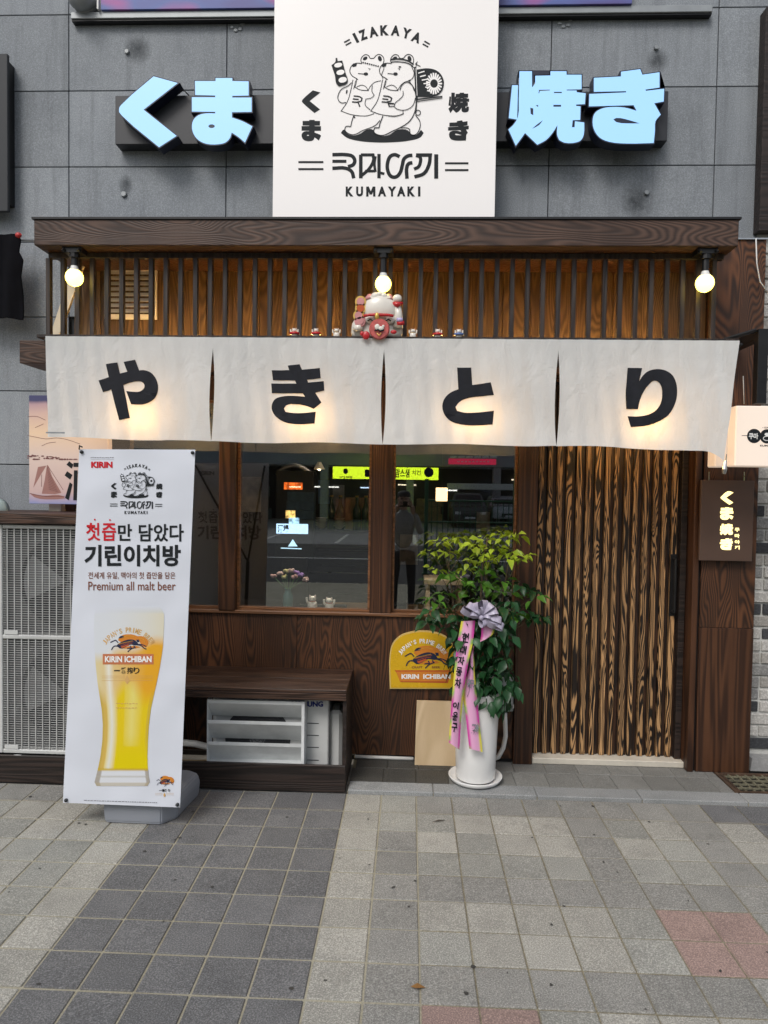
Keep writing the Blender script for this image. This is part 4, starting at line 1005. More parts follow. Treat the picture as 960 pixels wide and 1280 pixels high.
# tall twin-fan unit at the left inside its timber surround
big = thing('large_air_conditioner', 'tall twin-fan outdoor air conditioner behind a fine wire grille at the left', 'air conditioner', (-2.1, 4.2, .1))
BZ0, BZ1, AX0, AX1 = at(40, 942, 3.99).z, at(40, 656, 3.99).z, -2.56, -1.64
box('casing', AX0, AX1, 4.05, 4.40, BZ0, BZ1, ACW, big, .01)
zm = at(40, 796.5, 3.99).z
AL = at(3, 700, 3.99).x
def fr(x0, x1, z0, z1, nme='grille_frame'): box(nme, x0, x1, 3.985, 4.049, z0, z1, ACW, big, .004)
fr(AX0, AL, BZ0, BZ1); fr(AL+.001, AX1, BZ1-.022, BZ1); fr(AL+.001, AX1, zm-.012, zm+.012); fr(AL+.001, AX1, BZ0, BZ0+.024); fr(AX1-.03, AX1, BZ0+.025, zm-.013); fr(AX1-.03, AX1, zm+.013, BZ1-.023)
for (za, zb_) in ((BZ0+.025, zm-.013), (zm+.013, BZ1-.023)):
    cx, cz2 = (AL+AX1)/2-.02, (za+zb_)/2
    box('dark_recess', AL+.001, AX1-.031, 4.042, 4.049, za, zb_, plain('recess_grey', (.10, .102, .105), .6), big, 0)
    mb = MB(); mb.tube([(cx, 4.036, cz2), (cx, 4.041, cz2)], .285, 40); mb.build('fan_opening', ACDARK, big)
    for b_ in range(3):
        a = b_*2.094+.4; mb = MB(); pr = []
        for q_ in range(9):
            t_ = q_/8; aa = a+t_*1.1; pr.append((cx+.26*math.cos(aa), 4.034-.006*t_, cz2+.26*math.sin(aa)))
        v = [(cx, 4.034, cz2)]+pr; mb.add(v, [tuple(range(len(v)))]); mb.build('fan_blade', ACDARK if False else FAN, big)
    mb = MB(); nw = int((zb_-za)/.0138)
    for k in range(nw+1):
        z = za+(zb_-za)*k/nw; mb.box(AL, AX1-.03, 3.992, 3.9955, z-.0011, z+.0011)
    o = mb.build('horizontal_wires', ACW2, big); o['kind'] = 'stuff'
    x = AL+.03
    while x < AX1-.03: box('upright_wire', x-.0028, x+.0028, 3.988, 3.9915, za, zb_, ACW2, big, 0); x += .0425
    p = at(17, 0, 3.984); box('name_label', AL+.012, AL+.095, 3.9835, 3.987, za+.002, za+.027, ACW, big, .001)
sur = thing('timber_surround', 'dark brown timber frame and kick board around the tall air conditioner', 'frame', (-2.1, 4.2, 0))
box('top_board', -2.75, -1.60, 3.95, 4.49, at(40, 655, 3.95).z, at(40, 642, 3.95).z, W_BENCH, sur, .003)
box('side_board', -1.638, -1.622, 3.975, 4.49, 0, at(40, 655, 3.95).z-.002, W_BENCH, sur, .002)
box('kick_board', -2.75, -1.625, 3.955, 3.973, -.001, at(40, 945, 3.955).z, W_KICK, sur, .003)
box('support_rail', -2.75, -1.625, 4.0, 4.40, .10, at(40, 943, 3.99).z-.001, BLACKM, sur, 0)
mb = MB(); p = at(22, 945, 3.965); mb.ball(p, .05, .008, .008, 8, 5); o = mb.build('crumpled_tissue', WHITE, None, True); tag(o, 'crumpled white scrap on the kick board under the tall air conditioner', 'litter')

# ================================================================== LEFT SIDE SIGNS AND COVERS
PYL = 4.27
a, b = at(36, 494, PYL), at(135, 631, PYL)
pic = thing('sailboat_picture_lightbox', 'lit peach picture panel with sailboat and hills, behind the beer banner', 'sign', ((a.x+b.x)/2, PYL, b.z))
t = NT('lit_picture_print'); v = t.coord((1, 1, 1), False); sp = t.n('ShaderNodeSeparateXYZ'); t.l(v, sp.inputs[0]); H_ = a.z-b.z
u = t.math('ADD', t.math('DIVIDE', sp.outputs[2], H_), .5); ns = t.noise(v, 9, 4); u2 = t.math('ADD', u, t.math('MULTIPLY', t.math('SUBTRACT', ns, .5), .05))
col = t.ramp(u2, [(0, (.26, .28, .48)), (.04, (.40, .33, .44)), (.10, (.56, .40, .38)), (.45, (.68, .53, .46)), (.66, (.78, .56, .38)), (.84, (.62, .42, .36)), (.92, (.46, .30, .32)), (.955, (.06, .06, .14))])
b_ = t.bsdf(t.mix(.5, (0, 0, 0), col), .4); t.l(col, b_.inputs['Emission Color']); b_.inputs['Emission Strength'].default_value = .42
box('picture_panel', a.x, b.x, PYL, PYL+.06, b.z, a.z, t.m, pic, .003)
cJ = crop(30, 490, 8.533); I = Ink(flat(PYL), .001)
SEP = ink('sepia_ink', (.17, .07, .07)); LSEP = ink('light_sepia_ink', (.36, .19, .17))
for P_ in ([(150,800),(240,785),(200,850),(100,1020)],): I.fill(cJ(P_), (), False)
I.fill(cJ([(245,780),(262,790),(300,900),(400,1075),(330,1090),(190,1085),(220,950)]), (), False)
I.fill(cJ([(60,1078),(200,1105),(420,1110),(440,1135),(330,1145),(120,1125)]))
I.build('sailboat_drawing', LSEP, pic)
I = Ink(flat(PYL), .0016); q = random.Random(5)
for P_ in ([(40,465),(120,480),(240,500),(350,490),(450,505),(600,555)], [(190,575),(260,545),(340,535)], [(40,262),(140,262),(230,300)], [(120,380),(210,340)], [(250,780),(420,1045)], [(190,880),(188,1010)], [(60,1080),(200,1108),(440,1112)]): I.line(cJ(P_), .55)
for k in range(34):
    x = 45+q.random()*330 if k < 26 else 380+q.random()*200; y = 690+q.uniform(-18, 30) if x < 200 else 702+q.uniform(-14, 12) if x < 380 else 718
    I.fill(cJ(ell(x, y, q.uniform(8, 26), q.uniform(4, 9), 8)))
for k in range(14): x = 250+k*7; I.line(cJ([(248+k*1.5, 800+k*18), (255+k*9, 820+k*19)]), .3, sm=False)
I.build('fine_drawing_lines', SEP, pic)
I = Ink(flat(PYL), .0028)
for P_ in ([(485,738),(530,775),(510,818),(455,775)], [(462,845),(520,885),(495,935),(435,890)], [(490,962),(520,985),(480,1155),(440,1130)], [(530,755),(720,755),(720,800),(530,800)], [(535,835),(575,835),(568,1155),(528,1155)], [(528,1118),(720,1118),(720,1155),(528,1155)], [(585,835),(760,835),(760,870),(575,870)], [(700,870),(740,870),(740,1155),(700,1155)]): I.fill(cJ(P_), (), False)
I.build('lettering', INKB, pic)
box('cream_end_board', at(65, 636, 4.40).x, at(80, 636, 4.40).x, 4.36, 4.425, 1.50, 2.46, CREAM, shop, .002)

a, b = at(-30, 67, 4.40), at(10, 264, 4.40)
ls = thing('edge_sign_box', 'dark grey metal sign box cut off by the left edge near the top', 'sign', (b.x, 4.43, b.z))
box('sign_box', -3.2, b.x, 4.40, 4.425, b.z, a.z, DARKGREY, ls, .004); box('wall_mount', -3.1, b.x-.012, 4.426, 4.498, b.z+.06, a.z-.03, BLACKM, ls, 0)
# black cover hanging from a thin rail
v = []; f = []; prof = [(292, 24), (300, 27), (315, 24), (325, 29), (345, 26), (370, 29), (390, 30), (400, 30)]
for i, (y, xr) in enumerate(prof):
    for j in range(13):
        u = j/12; p = at(-45+(xr+45)*u, y+(2 if i == 0 else -6*(1-u) if i == len(prof)-1 else 0), 4.35); p.y = 4.33+.022*math.sin(u*19+i*.4)*(.4+.6*i/7); v.append(p)
for i in range(len(prof)-1):
    for j in range(12): a_ = i*13+j; f.append((a_, a_+13, a_+14, a_+1))
v2 = [p+Vector((0, .012, 0)) for p in v]; n_ = len(v)
o = mobj('hanging_cover', v+v2, f+[tuple(i+n_ for i in reversed(q)) for q in f], F_COVER, None, True); tag(o, 'black cloth cover hanging at the left edge beside the canopy', 'cover')
mb = MB(); mb.tube([at(-30, 299, 4.36), at(58, 301, 4.36)], .005, 6); o = mb.build('rail', STEEL, None); tag(o, 'thin metal rail running from the left edge to the canopy', 'rail')
mb = MB(); mb.ball(at(23, 294, 4.33), .022, .015, .018, 8, 6); o = mb.build('red_clip', plain('red_plastic', (.45, .03, .03), .4), None, True); tag(o, 'small red clip on the rail above the black cover', 'clip')
mb = MB(); p = at(-8, 638, 4.30); mb.tube([p, p+Vector((0, .05, 0))], .078, 24); o = mb.build('round_duct_end', plain('mint_enamel', (.30, .38, .38), .35), None, True); tag(o, 'pale green round duct end cut off by the left edge above the tall air conditioner', 'duct')

# ================================================================== BEER BANNER STAND
P0 = Vector((-1.2, 3.455, .13)); NB_ = Vector((0, -1, .045)); BT = tilted(P0, NB_)
ban = thing('banner_stand', 'tall white beer banner on a grey plastic base left of the door', 'banner', (-1.27, 3.55, 0))
tl, tr, br_, bl_ = BT(99, 561.5), BT(244, 562), BT(225, 1009.5), BT(78.5, 1003.5)
def bl2(u, v_, d=0): return (bl_*(1-u)+br_*u)*(1-v_)+(tl*(1-u)+tr*u)*v_ + NB_.normalized()*d
GN = 16; v = []; f = []
def wav(u, w): return .004*math.sin(u*5+1)*math.sin(w*3.1)+.002*math.sin(w*14)
for j in range(GN+1):
    for i in range(9): v.append(bl2(i/8, j/GN, -.001))
for j in range(GN):
    for i in range(8): a_ = j*9+i; f.append((a_, a_+1, a_+10, a_+9))
n_ = len(v); v2 = [p+Vector((0, .0012, 0)) for p in v]
BANW = plain('white_banner_vinyl', (.66, .69, .76), .38, 0, .015, 2, spec=.35)
BN = BANW.node_tree; pb = [n for n in BN.nodes if n.type == 'BSDF_PRINCIPLED'][0]; wn = BN.nodes.new('ShaderNodeTexNoise'); wn.inputs['Scale'].default_value = 3.1; wn.inputs['Detail'].default_value = 1; wb = BN.nodes.new('ShaderNodeBump'); wb.inputs['Distance'].default_value = .05; wb.inputs['Strength'].default_value = .6; tcn = BN.nodes.new('ShaderNodeTexCoord'); BN.links.new(tcn.outputs['Object'], wn.inputs['Vector']); BN.links.new(wn.outputs['Fac'], wb.inputs['Height']); BN.links.new(wb.outputs[0], pb.inputs['Normal'])
sheet = mobj('banner_sheet', v+v2, f+[tuple(i+n_ for i in reversed(q)) for q in f], BANW, ban, True)
# printed beer glass: colours vary over a fine grid of the print
cK = crop(110, 750, 5.12)
RE = [(40, 455), (60, 472), (90, 487), (180, 486), (300, 480), (420, 462), (520, 442), (600, 424), (700, 402), (800, 390), (900, 384), (1000, 381), (1070, 383), (1120, 388), (1165, 396), (1190, 380)]
LE = [(40, 55), (60, 48), (90, 42), (180, 38), (300, 42), (420, 50), (520, 60), (600, 72), (700, 88), (800, 95), (900, 92), (1000, 80), (1070, 66), (1120, 54), (1165, 42), (1190, 55)]
def itp(T, y):
    for (a0_, b0_), (a1_, b1_) in zip(T, T[1:]):
        if y <= a1_: return b0_+(b1_-b0_)*(y-a0_)/(a1_-a0_)
    return T[-1][1]
lerp = lambda a, b, t: tuple(x+(y-x)*max(0, min(1, t)) for x, y in zip(a, b))
PAPER = (.66, .69, .76); q = random.Random(9)
def beer(u, y):
    if y < 90: return lerp(PAPER, (.60, .60, .52), (y-40)/50*u)
    if y < 1085:
        foam = lerp((.66, .69, .73), (.68, .64, .50), u**2.0)
        amber = lerp((.70, .60, .34), (.74, .37, .02), min(1, u*1.25))
        if .12 < u < .28: amber = lerp(amber, (.78, .76, .66), 1-abs(u-.2)/.08)
        yel = lerp((.62, .42, .10), (.72, .52, .01), u) if u < .12 else (.74, .55, .01)
        if .10 < u < .34: yel = lerp(yel, (.74, .74, .66), 1-abs(u-.20)/.13)
        if .45 < u < .85 and y < 940: yel = lerp(yel, (.76, .66, .18), (1-abs(u-.62)/.22))
        if u > .93 or u < .05: yel = lerp(yel, (.50, .36, .06), .6); 
        edge = 290+ (1-u)*110 + 14*math.sin(u*13)
        if y < edge: c = lerp(foam, amber, (y-(edge-70))/70)
        else: c = amber
        if y > 520: c = lerp(amber, yel, (y-520-60*math.sin(u*9))/120)
        if y > 860: c = lerp(c, (.72, .58, .0), (y-860)/120*.8) if u > .3 else c
        return c
    if y < 1098: return (.55, .38, .03)
    c = (.68, .70, .74)
    if u < .08 or u > .93: c = lerp((.30, .25, .18), c, .25)
    if 1120 < y < 1140: c = lerp(c, (.42, .40, .34), .6)
    if y > 1170: c = lerp(c, (.45, .38, .24), .6)
    return c
rows = [40, 50, 60, 75, 90]+list(range(110, 1085, 13))+[1085, 1098, 1110, 1120, 1130, 1140, 1155, 1165, 1172, 1182, 1190]; NXg = 40
v = []; f = []; cols = []
for y in rows:
    l, r_ = itp(LE, y), itp(RE, y)
    for i in range(NXg+1):
        u = i/NXg; (p,) = cK([(l+(r_-l)*u, y)]); v.append(BT(p[0], p[1], .0008)); cols.append(beer(u, y))
for j in range(len(rows)-1):
    for i in range(NXg): a_ = j*(NXg+1)+i; f.append((a_, a_+NXg+1, a_+NXg+2, a_+1))
t = NT('beer_print'); va = t.n('ShaderNodeVertexColor', layer_name='print'); t.bsdf(va.outputs[0], .4, spec=.35)
g_ = mobj('printed_beer_glass', v, f, t.m, sheet)
ca = g_.data.color_attributes.new('print', 'FLOAT_COLOR', 'POINT')
for i, c in enumerate(cols): ca.data[i].color = (*c, 1)
def kirin_beast(fm, cf, m_parent, scale, step=0):
    """running dragon-horse emblem: body, mane, wing, legs (flat print)"""
    for nm, m, polys in (('emblem_mane', INKO, [[(296,290),(345,232),(430,216),(500,230),(560,262),(590,300),(540,300),(480,296),(400,300),(340,325)], [(520,240),(590,245),(640,280),(655,330),(632,378),(590,382),(565,345),(548,300)], [(345,397),(430,372),(520,368),(560,385),(470,402)]]),
                         ('emblem_body', INKNAVY, [[(283,357),(320,325),(380,296),(440,282),(500,296),(530,330),(548,356),(500,358),(440,350),(390,378),(330,400),(300,382)], [(300,272),(325,242),(372,236),(360,262)], [(512,286),(545,286),(548,318),(520,318)]]),
                         ('emblem_detail', INKRB, [[(330,375),(420,345),(430,360),(345,392)]])):
        I_ = Ink(fm, .0016+step*.0004); step += 1
        for P_ in polys: I_.fill(cf(P_))
        if nm == 'emblem_body':
            for P_ in ([(300,325),(268,294),(250,300),(208,322)], [(300,372),(262,366),(238,385),(222,418)], [(520,350),(575,366),(600,392),(632,408)], [(540,345),(590,352),(628,372)], [(480,362),(500,385),(450,405),(412,442)], [(440,365),(455,392),(405,398)]): I_.line(cf(P_), 12*scale)
        if nm == 'emblem_detail':
            for P_ in ([(310,345),(400,325),(480,310)], [(330,362),(410,338),(470,330)]): I_.line(cf(P_), 4*scale)
        I_.build(nm, m, m_parent)
    I_ = Ink(fm, .0030)
    for P_ in ([(300,340),(390,318),(470,300)], [(345,255),(420,238),(490,250)], [(540,265),(600,285),(610,330)]): I_.line(cf(P_), 3.5*scale)
    I_.build('emblem_highlight', INKGOLD, m_parent)
def arc_text(I_, s, cx, cy, r_, a0, a1, w, h, bold=.03, tilt=1.0):
    n_ = len(s)
    for k, ch in enumerate(s):
        if ch == ' ': continue
        a = a0+(a1-a0)*k/(n_-1); x = cx+r_*math.sin(R(a)); y = cy-r_*math.cos(R(a)); ww = w*(.35 if ch in "I'" else .9)
        hh = h*.35 if ch == "'" else h
        if ch == "'": x += h*.3*math.sin(R(a)); y -= h*.3*math.cos(R(a))
        I_.text(ch, x-ww/2, y-hh/2, x+ww/2, y+hh/2, bold, a*tilt)
# emblem on the printed glass: map tin-sign crop coords to the banner
def tb(P_): return [(110+(145+(x-210)*.545)/5.12, 750+(228+(y-235)*.50)/5.12) for x, y in P_]
kirin_beast(BT, tb, sheet, .105)
I = Ink(BT, .0016); arc_text(I, "JAPAN'S PRIME BREW", 161.0, 823.6, 36.3, -55, 55, 4.0, 6.4, .02); I.build('lettering', INKTAN, sheet)
I = Ink(BT, .0016); I.fill(cK([(95,345),(420,345),(420,412),(95,412)]), (), False); I.build('label_band', plain('brick_red_ink', (.52, .17, .07), .4), sheet)
I = Ink(BT, .0028); (p0, p1) = cK([(110, 358), (408, 398)]); I.text('KIRIN ICHIBAN', p0[0], p0[1], p1[0], p1[1], .035); I.build('lettering', INKW, sheet)
I = Ink(BT, .0028); (p0, p1) = cK([(168, 430), (332, 472)]); [I.text(c_, p0[0]+k_*8.1, (p0[1]+p1[1])/2-(.7 if c_ == '一' else 4), p0[0]+k_*8.1+7.4, (p0[1]+p1[1])/2+(.7 if c_ == '一' else 4), .012) for k_, c_ in enumerate('一番搾り')]; I.build('lettering', INKB, sheet); I = Ink(BT, .0028)
(p0, p1) = cK([(455, 1208), (526, 1226)]); I.text('一番搾り', p0[0], p0[1], p1[0], p1[1], .04)
I.build('lettering', INKB, sheet)
I = Ink(BT, .0016)
for y in (486, 498, 515): I.line(cK([(90, y), (235, y)]), .35, sm=False); I.line(cK([(268, y), (415, y)]), .35, sm=False)
I.fill(cK([(252, 480), (268, 515), (252, 540), (238, 515)])); I.fill(cK([(490, 1232), (498, 1248), (490, 1262), (483, 1248)]))
for y in (1236, 1246): I.line(cK([(430, y), (478, y)]), .25, sm=False); I.line(cK([(502, y), (550, y)]), .25, sm=False)
q = random.Random(4)
for y in (662, 690):
    x = 180
    while x < 308: w = q.uniform(8, 16); I.line(cK([(x, y+q.uniform(-2, 2)), (x+w, y+q.uniform(-2, 2))]), .8, sm=False); x += w+6
I.build('small_print', INKTAN, sheet)
def tb2(P_): return [(110+(440+(x-210)*.25)/5.12, 750+(1130+(y-235)*.30)/5.12) for x, y in P_]
kirin_beast(BT, tb2, sheet, .05)
# headline printing
def headline(fm, back=False):
    def one(m_, f_):
        I_ = Ink(fm, .0012); f_(I_); I_.build('lettering', INKG if back else m_, sheet)
    one(INKR, lambda I_: (I_.text('첫', 107.7, 653.5, 125.2, 676, .018), I_.text('즙', 127.5, 654, 145.2, 676, .018), I_.fill(ell(118.5, 649.5, 1.1)), I_.fill(ell(137.5, 650, 1.1))))
    one(INKR, lambda I_: I_.text('KIRIN', 114, 577, 140.7, 584.8, .05))
    one(INKB, lambda I_: (I_.text('만', 147.5, 655, 165, 676, .022), I_.text('담았다', 173.5, 655, 229.8, 677, .022)))
    one(INKB, lambda I_: I_.text('기린이치방', 105.5, 681, 226, 708, .034))
    if back: return
    one(INKBR, lambda I_: I_.text('전세계 유일, 맥아의 첫 즙만을 담은', 110.4, 715, 219.2, 724, .008))
    one(INKBR, lambda I_: I_.text('Premium all malt beer', 110.4, 727, 219.6, 738, .008))
headline(BT)
P0b = P0+Vector((0, .0035, 0)); headline(tilted(P0b+Vector((0, .004, 0)), NB_), True)
logo(BT, lambda P_: [(137.5+(x-373)*.3075, 580+(y-32)*.292) for x, y in P_], .31, 'logo_drawing', sheet, fine=1.5, paper=BANW)
I = Ink(BT, .0012); q = random.Random(8); x = 113.5
while x < 141: w = q.uniform(1, 2.2); I.line([(x, 572+q.uniform(-.3, .3)), (x+w, 572+q.uniform(-.3, .3))], .9, sm=False); x += w+.7
I.line([(113.5, 574.2), (142.5, 574.4)], .25, sm=False); x = 105
while x < 196: w = q.uniform(1, 4); y = 1000.3+(x-105)*.030; I.line([(x, y), (x+w, y)], .8, sm=False); x += w+.8
I.build('small_print', INKG, sheet)
for px, py in ((102.5, 565), (241, 566), (83, 1000), (222, 1005.5)):
    p = BT(px, py, .004); mb = MB(); mb.tube([p+Vector((0, .004, 0)), p+Vector((0, -.004, 0))], .009, 12); mb.tube([p+Vector((0, -.004, 0)), p+Vector((0, -.010, 0))], .005, 8); mb.build('corner_knob', DARKGREY, ban, True)
# grey water-filled base and the frame behind
cb = crop(0, 960, 2)
F0 = [(-1.585, 3.52), (-1.545, 3.475), (-1.24, 3.475), (-1.165, 3.535)]; Bk = [(-1.165+.055, 3.96-.02), (-1.60+.05, 3.94)]
Fp = [Vector((x, y, 0)) for x, y in ((-1.60, 3.58), (-1.575, 3.505), (-1.275, 3.50), (-1.215, 3.575), (-1.185, 3.86), (-1.25, 3.90), (-1.52, 3.90), (-1.585, 3.86))]
cen = sum(Fp, Vector())/8; mb = MB(); rings = []
for z, k in ((.0, .97), (.012, 1.0), (.085, 1.03), (.125, .985), (.138, .93)):
    rings.append([cen+(p-cen)*k+Vector((0, 0, z)) for p in Fp])
v = [p for r__ in rings for p in r__]; f = []
for i in range(4):
    for k in range(8): f.append((i*8+k, i*8+(k+1) % 8, (i+1)*8+(k+1) % 8, (i+1)*8+k))
f += [tuple(32+k for k in range(8)), tuple(reversed(range(8)))]
base = mobj('water_base', v, f, PLASTIC_GREY, ban, False)
bm = bmesh.new(); bm.from_mesh(base.data); bmesh.ops.bevel(bm, geom=list(bm.edges), offset=.006, segments=2, affect='EDGES'); bm.to_mesh(base.data); bm.free()
mb = MB(); mb.tube([(-1.30, 3.60, .13), (-1.25, 3.66, 1.2)], .014, 8); mb.tube([(-1.25, 3.66, 1.2), tl+Vector((.03, .02, -.02))], .008, 6); mb.tube([(-1.25, 3.66, 1.2), tr+Vector((-.03, .02, -.02))], .008, 6)
mb.tube([(-1.26, 3.62, .25), bl_+Vector((.04, .012, .02))], .008, 6); mb.tube([(-1.26, 3.62, .25), br_+Vector((-.04, .012, .02))], .008, 6)
mb.build('frame_poles', DARKGREY, ban)
mb = MB(); p = tl; mb.tube([p+Vector((.0, .0, .0)), p+Vector((.006, -.01, .018)), p+Vector((.02, -.004, .010))], .004, 6); mb.build('black_hook', BLACKM, ban)

# ================================================================== TIN BEER SIGN, PLYWOOD, METER BOX
TY = 4.408; cI = crop(480, 780, 8)
half = [(65,640),(65,300),(92,200),(165,125),(270,88),(385,76)]
outl = smooth2(half+[(770-x, y) for x, y in reversed(half[:-1])], corner=60)
tin = thing('arched_beer_sign', 'yellow arched tin beer sign fixed to the wood left of the pot', 'sign', (at(528, 820, TY).x, TY, at(528, 862, TY).z))
pl_ = prism('rim', cI(offset2(outl, 8)), [], flat(TY), TY, WY-.001, plain('pale_gold_enamel', (.62, .46, .17), .3), tin)
prism('enamel_plate', cI(offset2(outl, -4)), [], flat(TY), TY-.003, TY-.0002, plain('yellow_enamel', (.66, .40, .012), .28, 0, .05, 10), tin)
ft = flat(TY-.003)
tw = lambda P_: cI(P_)
kirin_beast(ft, tw, tin, .125)
I = Ink(ft, .0016); arc_text(I, "JAPAN'S PRIME BREW", 480+385/8, 780+54.6, 33.4, -56, 56, 3.9, 5.6, .03)
(p0, p1) = cI([(175, 500), (665, 548)]); 
I.build('lettering', INKW, tin)
I = Ink(ft, .0014); I.fill(cI([(105,462),(665,462),(640,590),(165,580),(150,540),(120,480)]), (), False); I.build('scroll_shadow', INKRB, tin)
I = Ink(ft, .0020); I.fill(cI([(120,475),(650,475),(630,572),(158,572)]), (), False); I.build('scroll_band', INKO, tin)
I = Ink(ft, .0030); I.text('KIRIN  ICHIBAN', p0[0], p0[1], p1[0], p1[1], .05); I.build('lettering', INKW, tin)
I = Ink(ft, .0016); (p0, p1) = cI([(278, 422), (385, 443)]); I.text('CRAFT', p0[0], p0[1], p1[0], p1[1], .02); I.build('lettering', INKBR, tin); I = Ink(ft, .0016); (p0, p1) = cI([(480, 422), (560, 443)]); I.text('BEER', p0[0], p0[1], p1[0], p1[1], .02); I.build('lettering', INKBR, tin)

a, b = at(521, 878, 4.375), at(585, 957, 4.375)
v = [(a.x, 4.402, a.z), (b.x, 4.402, a.z), (b.x-.012, 4.340, .0215), (a.x-.008, 4.340, .0215)]
v2 = [Vector(p)+Vector((0, .012, .003)) for p in v]
o = mobj('plywood_board', v+v2, [(0, 3, 2, 1), (4, 5, 6, 7), (0, 1, 5, 4), (1, 2, 6, 5), (2, 3, 7, 6), (3, 0, 4, 7)], W_PALE); tag(o, 'pale plywood sheet leaning on the wall below the beer sign', 'board')
eb = thing('meter_box', 'grey electrical box with a white conduit behind the white pot', 'electrical box', (at(634, 860, 4.36).x, 4.38, .4))
a, b = at(612, 850, 4.35), at(641.5, 890, 4.35); box('box_body', a.x, b.x, 4.35, 4.415, b.z, a.z+.02, GREYM, eb, .006); box('hinge', b.x, b.x+.006, 4.36, 4.375, b.z+.02, b.z+.045, STEEL, eb, 0)
mb = MB(); mb.tube([at(x, y, 4.36) for x, y in ((631, 891), (631.5, 905), (632, 920), (629, 935), (623, 946), (612, 951), (590, 953))], .015, 10); mb.build('conduit', PVC, eb, True)

# ================================================================== POTTED TREE WITH RIBBON
PC = Vector((at(594, 972, 4.14).x, 4.14, .021))
pot = thing('potted_tree', 'leafy green tree in a tall white pot with saucer before the shopfront', 'potted plant', PC)
mb = MB(); n = 48; v = []; f = []
prof = [(.112, .022), (.118, .03), (.124, .2), (.132, .4), (.142, .545), (.146, .562), (.142, .566), (.136, .562), (.130, .50), (.128, .48)]
mb.lathe(prof, PC, 48)
# wavy rim
for i, p in enumerate(mb.v):
    h = p.z-PC.z
    if h > .50:
        a_ = math.atan2(p.y-PC.y, p.x-PC.x); p.z += .012*math.sin(a_*2+.4)+.008*math.sin(a_*5)
mb.build('pot', POTM, pot, True)
mb = MB(); mb.lathe([(0, .004), (.128, .0), (.150, .012), (.163, .034), (.160, .037), (.148, .020), (.12, .012), (0, .012)], PC, 40); mb.build('saucer', POTM, pot, True)
mb = MB(); mb.lathe([(0, .50), (.129, .495)], PC, 24); mb.build('soil', SOIL, pot)
S = lambda px, py, y: at(px, py, y)
def stem(pts, r0, r1): mb_ = MB(); n_ = len(pts); mb_.tube(pts, [r0+(r1-r0)*i/(n_-1) for i in range(n_)], 6); return mb_
for pts in ([(592, 868, 4.14), (594, 820, 4.15), (600, 760, 4.17), (604, 700, 4.16), (610, 672, 4.14)], [(600, 868, 4.16), (612, 810, 4.19), (628, 750, 4.22), (636, 700, 4.20)], [(586, 868, 4.12), (578, 810, 4.14), (566, 750, 4.18), (560, 700, 4.18)]):
    stem([S(*p) for p in pts], .010, .003).build('trunk', BARK, pot, True)

def leafmat(name, c, k=.25):
    t = NT(name); oi = t.n('ShaderNodeObjectInfo'); n_ = t.noise(t.coord((1, 1, 1)), 30, 3)
    c1 = t.mix(t.math('MULTIPLY', oi.outputs['Random'], .8), mul(c, .65), mul(c, 1.5)); c1 = t.mix(t.math('MULTIPLY', n_, .35), c1, mul(c, .55))
    b = t.n('ShaderNodeBsdfPrincipled'); t.l(c1, b.inputs['Base Color']); b.inputs['Roughness'].default_value = .36; b.inputs['Specular IOR Level'].default_value = .35
    tr = t.n('ShaderNodeBsdfTranslucent'); t.l(c1, tr.inputs[0]); mx = t.n('ShaderNodeMixShader'); mx.inputs[0].default_value = k
    t.l(b.outputs[0], mx.inputs[1]); t.l(tr.outputs[0], mx.inputs[2]); t.l(mx.outputs[0], t.out.inputs[0]); return t.m
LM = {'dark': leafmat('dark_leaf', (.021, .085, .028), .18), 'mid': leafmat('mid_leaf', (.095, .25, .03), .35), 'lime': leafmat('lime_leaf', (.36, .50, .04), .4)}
def leaf_geo(L, w, droop, fold):
    v = []; f = []; N = 5
    ws = [0.04, .62, 1.0, .86, .45, 0.0]
    for i in range(N+1):
        t_ = i/N; x = L*t_; z = -droop*L*t_*t_; hw = w*ws[i]; wob = .12*w*math.sin(i*2.4)
        v += [(x, -hw, z+fold*hw+wob), (x, 0, z), (x, hw, z+fold*hw-wob)]
    for i in range(N):
        a_ = i*3; f += [(a_, a_+1, a_+4, a_+3), (a_+1, a_+2, a_+5, a_+4)]
    return v, f
LMESH = {}
for nm in LM:
    for k_, (L, w, d_, fo) in enumerate(((.068, .020, .30, .40), (.056, .018, .5, .3), (.078, .023, .4, .45))):
        if nm == 'lime': L *= .80; w *= .85; d_ += .1
        v, f = leaf_geo(L, w, d_, fo); LMESH[nm, k_] = mesh('leaf', v, f, LM[nm], True)
q = random.Random(21); LEAVES = []
def cluster(px, py, y, kind, n_, spread=.035, tilt=.2, sc=1.0):
    c = at(px, py, y); a0 = q.uniform(0, 6.28)
    for k in range(n_):
        a = a0+k*6.28/n_*1.0+q.uniform(-.35, .35); e = q.uniform(-.35, .35)-tilt
        d = Vector((math.cos(a), math.sin(a), e)); p = c+Vector((d.x, d.y, d.z))*q.uniform(.004, spread)
        s = sc*q.uniform(.75, 1.2); LEAVES.append((p, d, s, kind, q.uniform(-.7, .7), q.randrange(3)))
    return c
CL = []
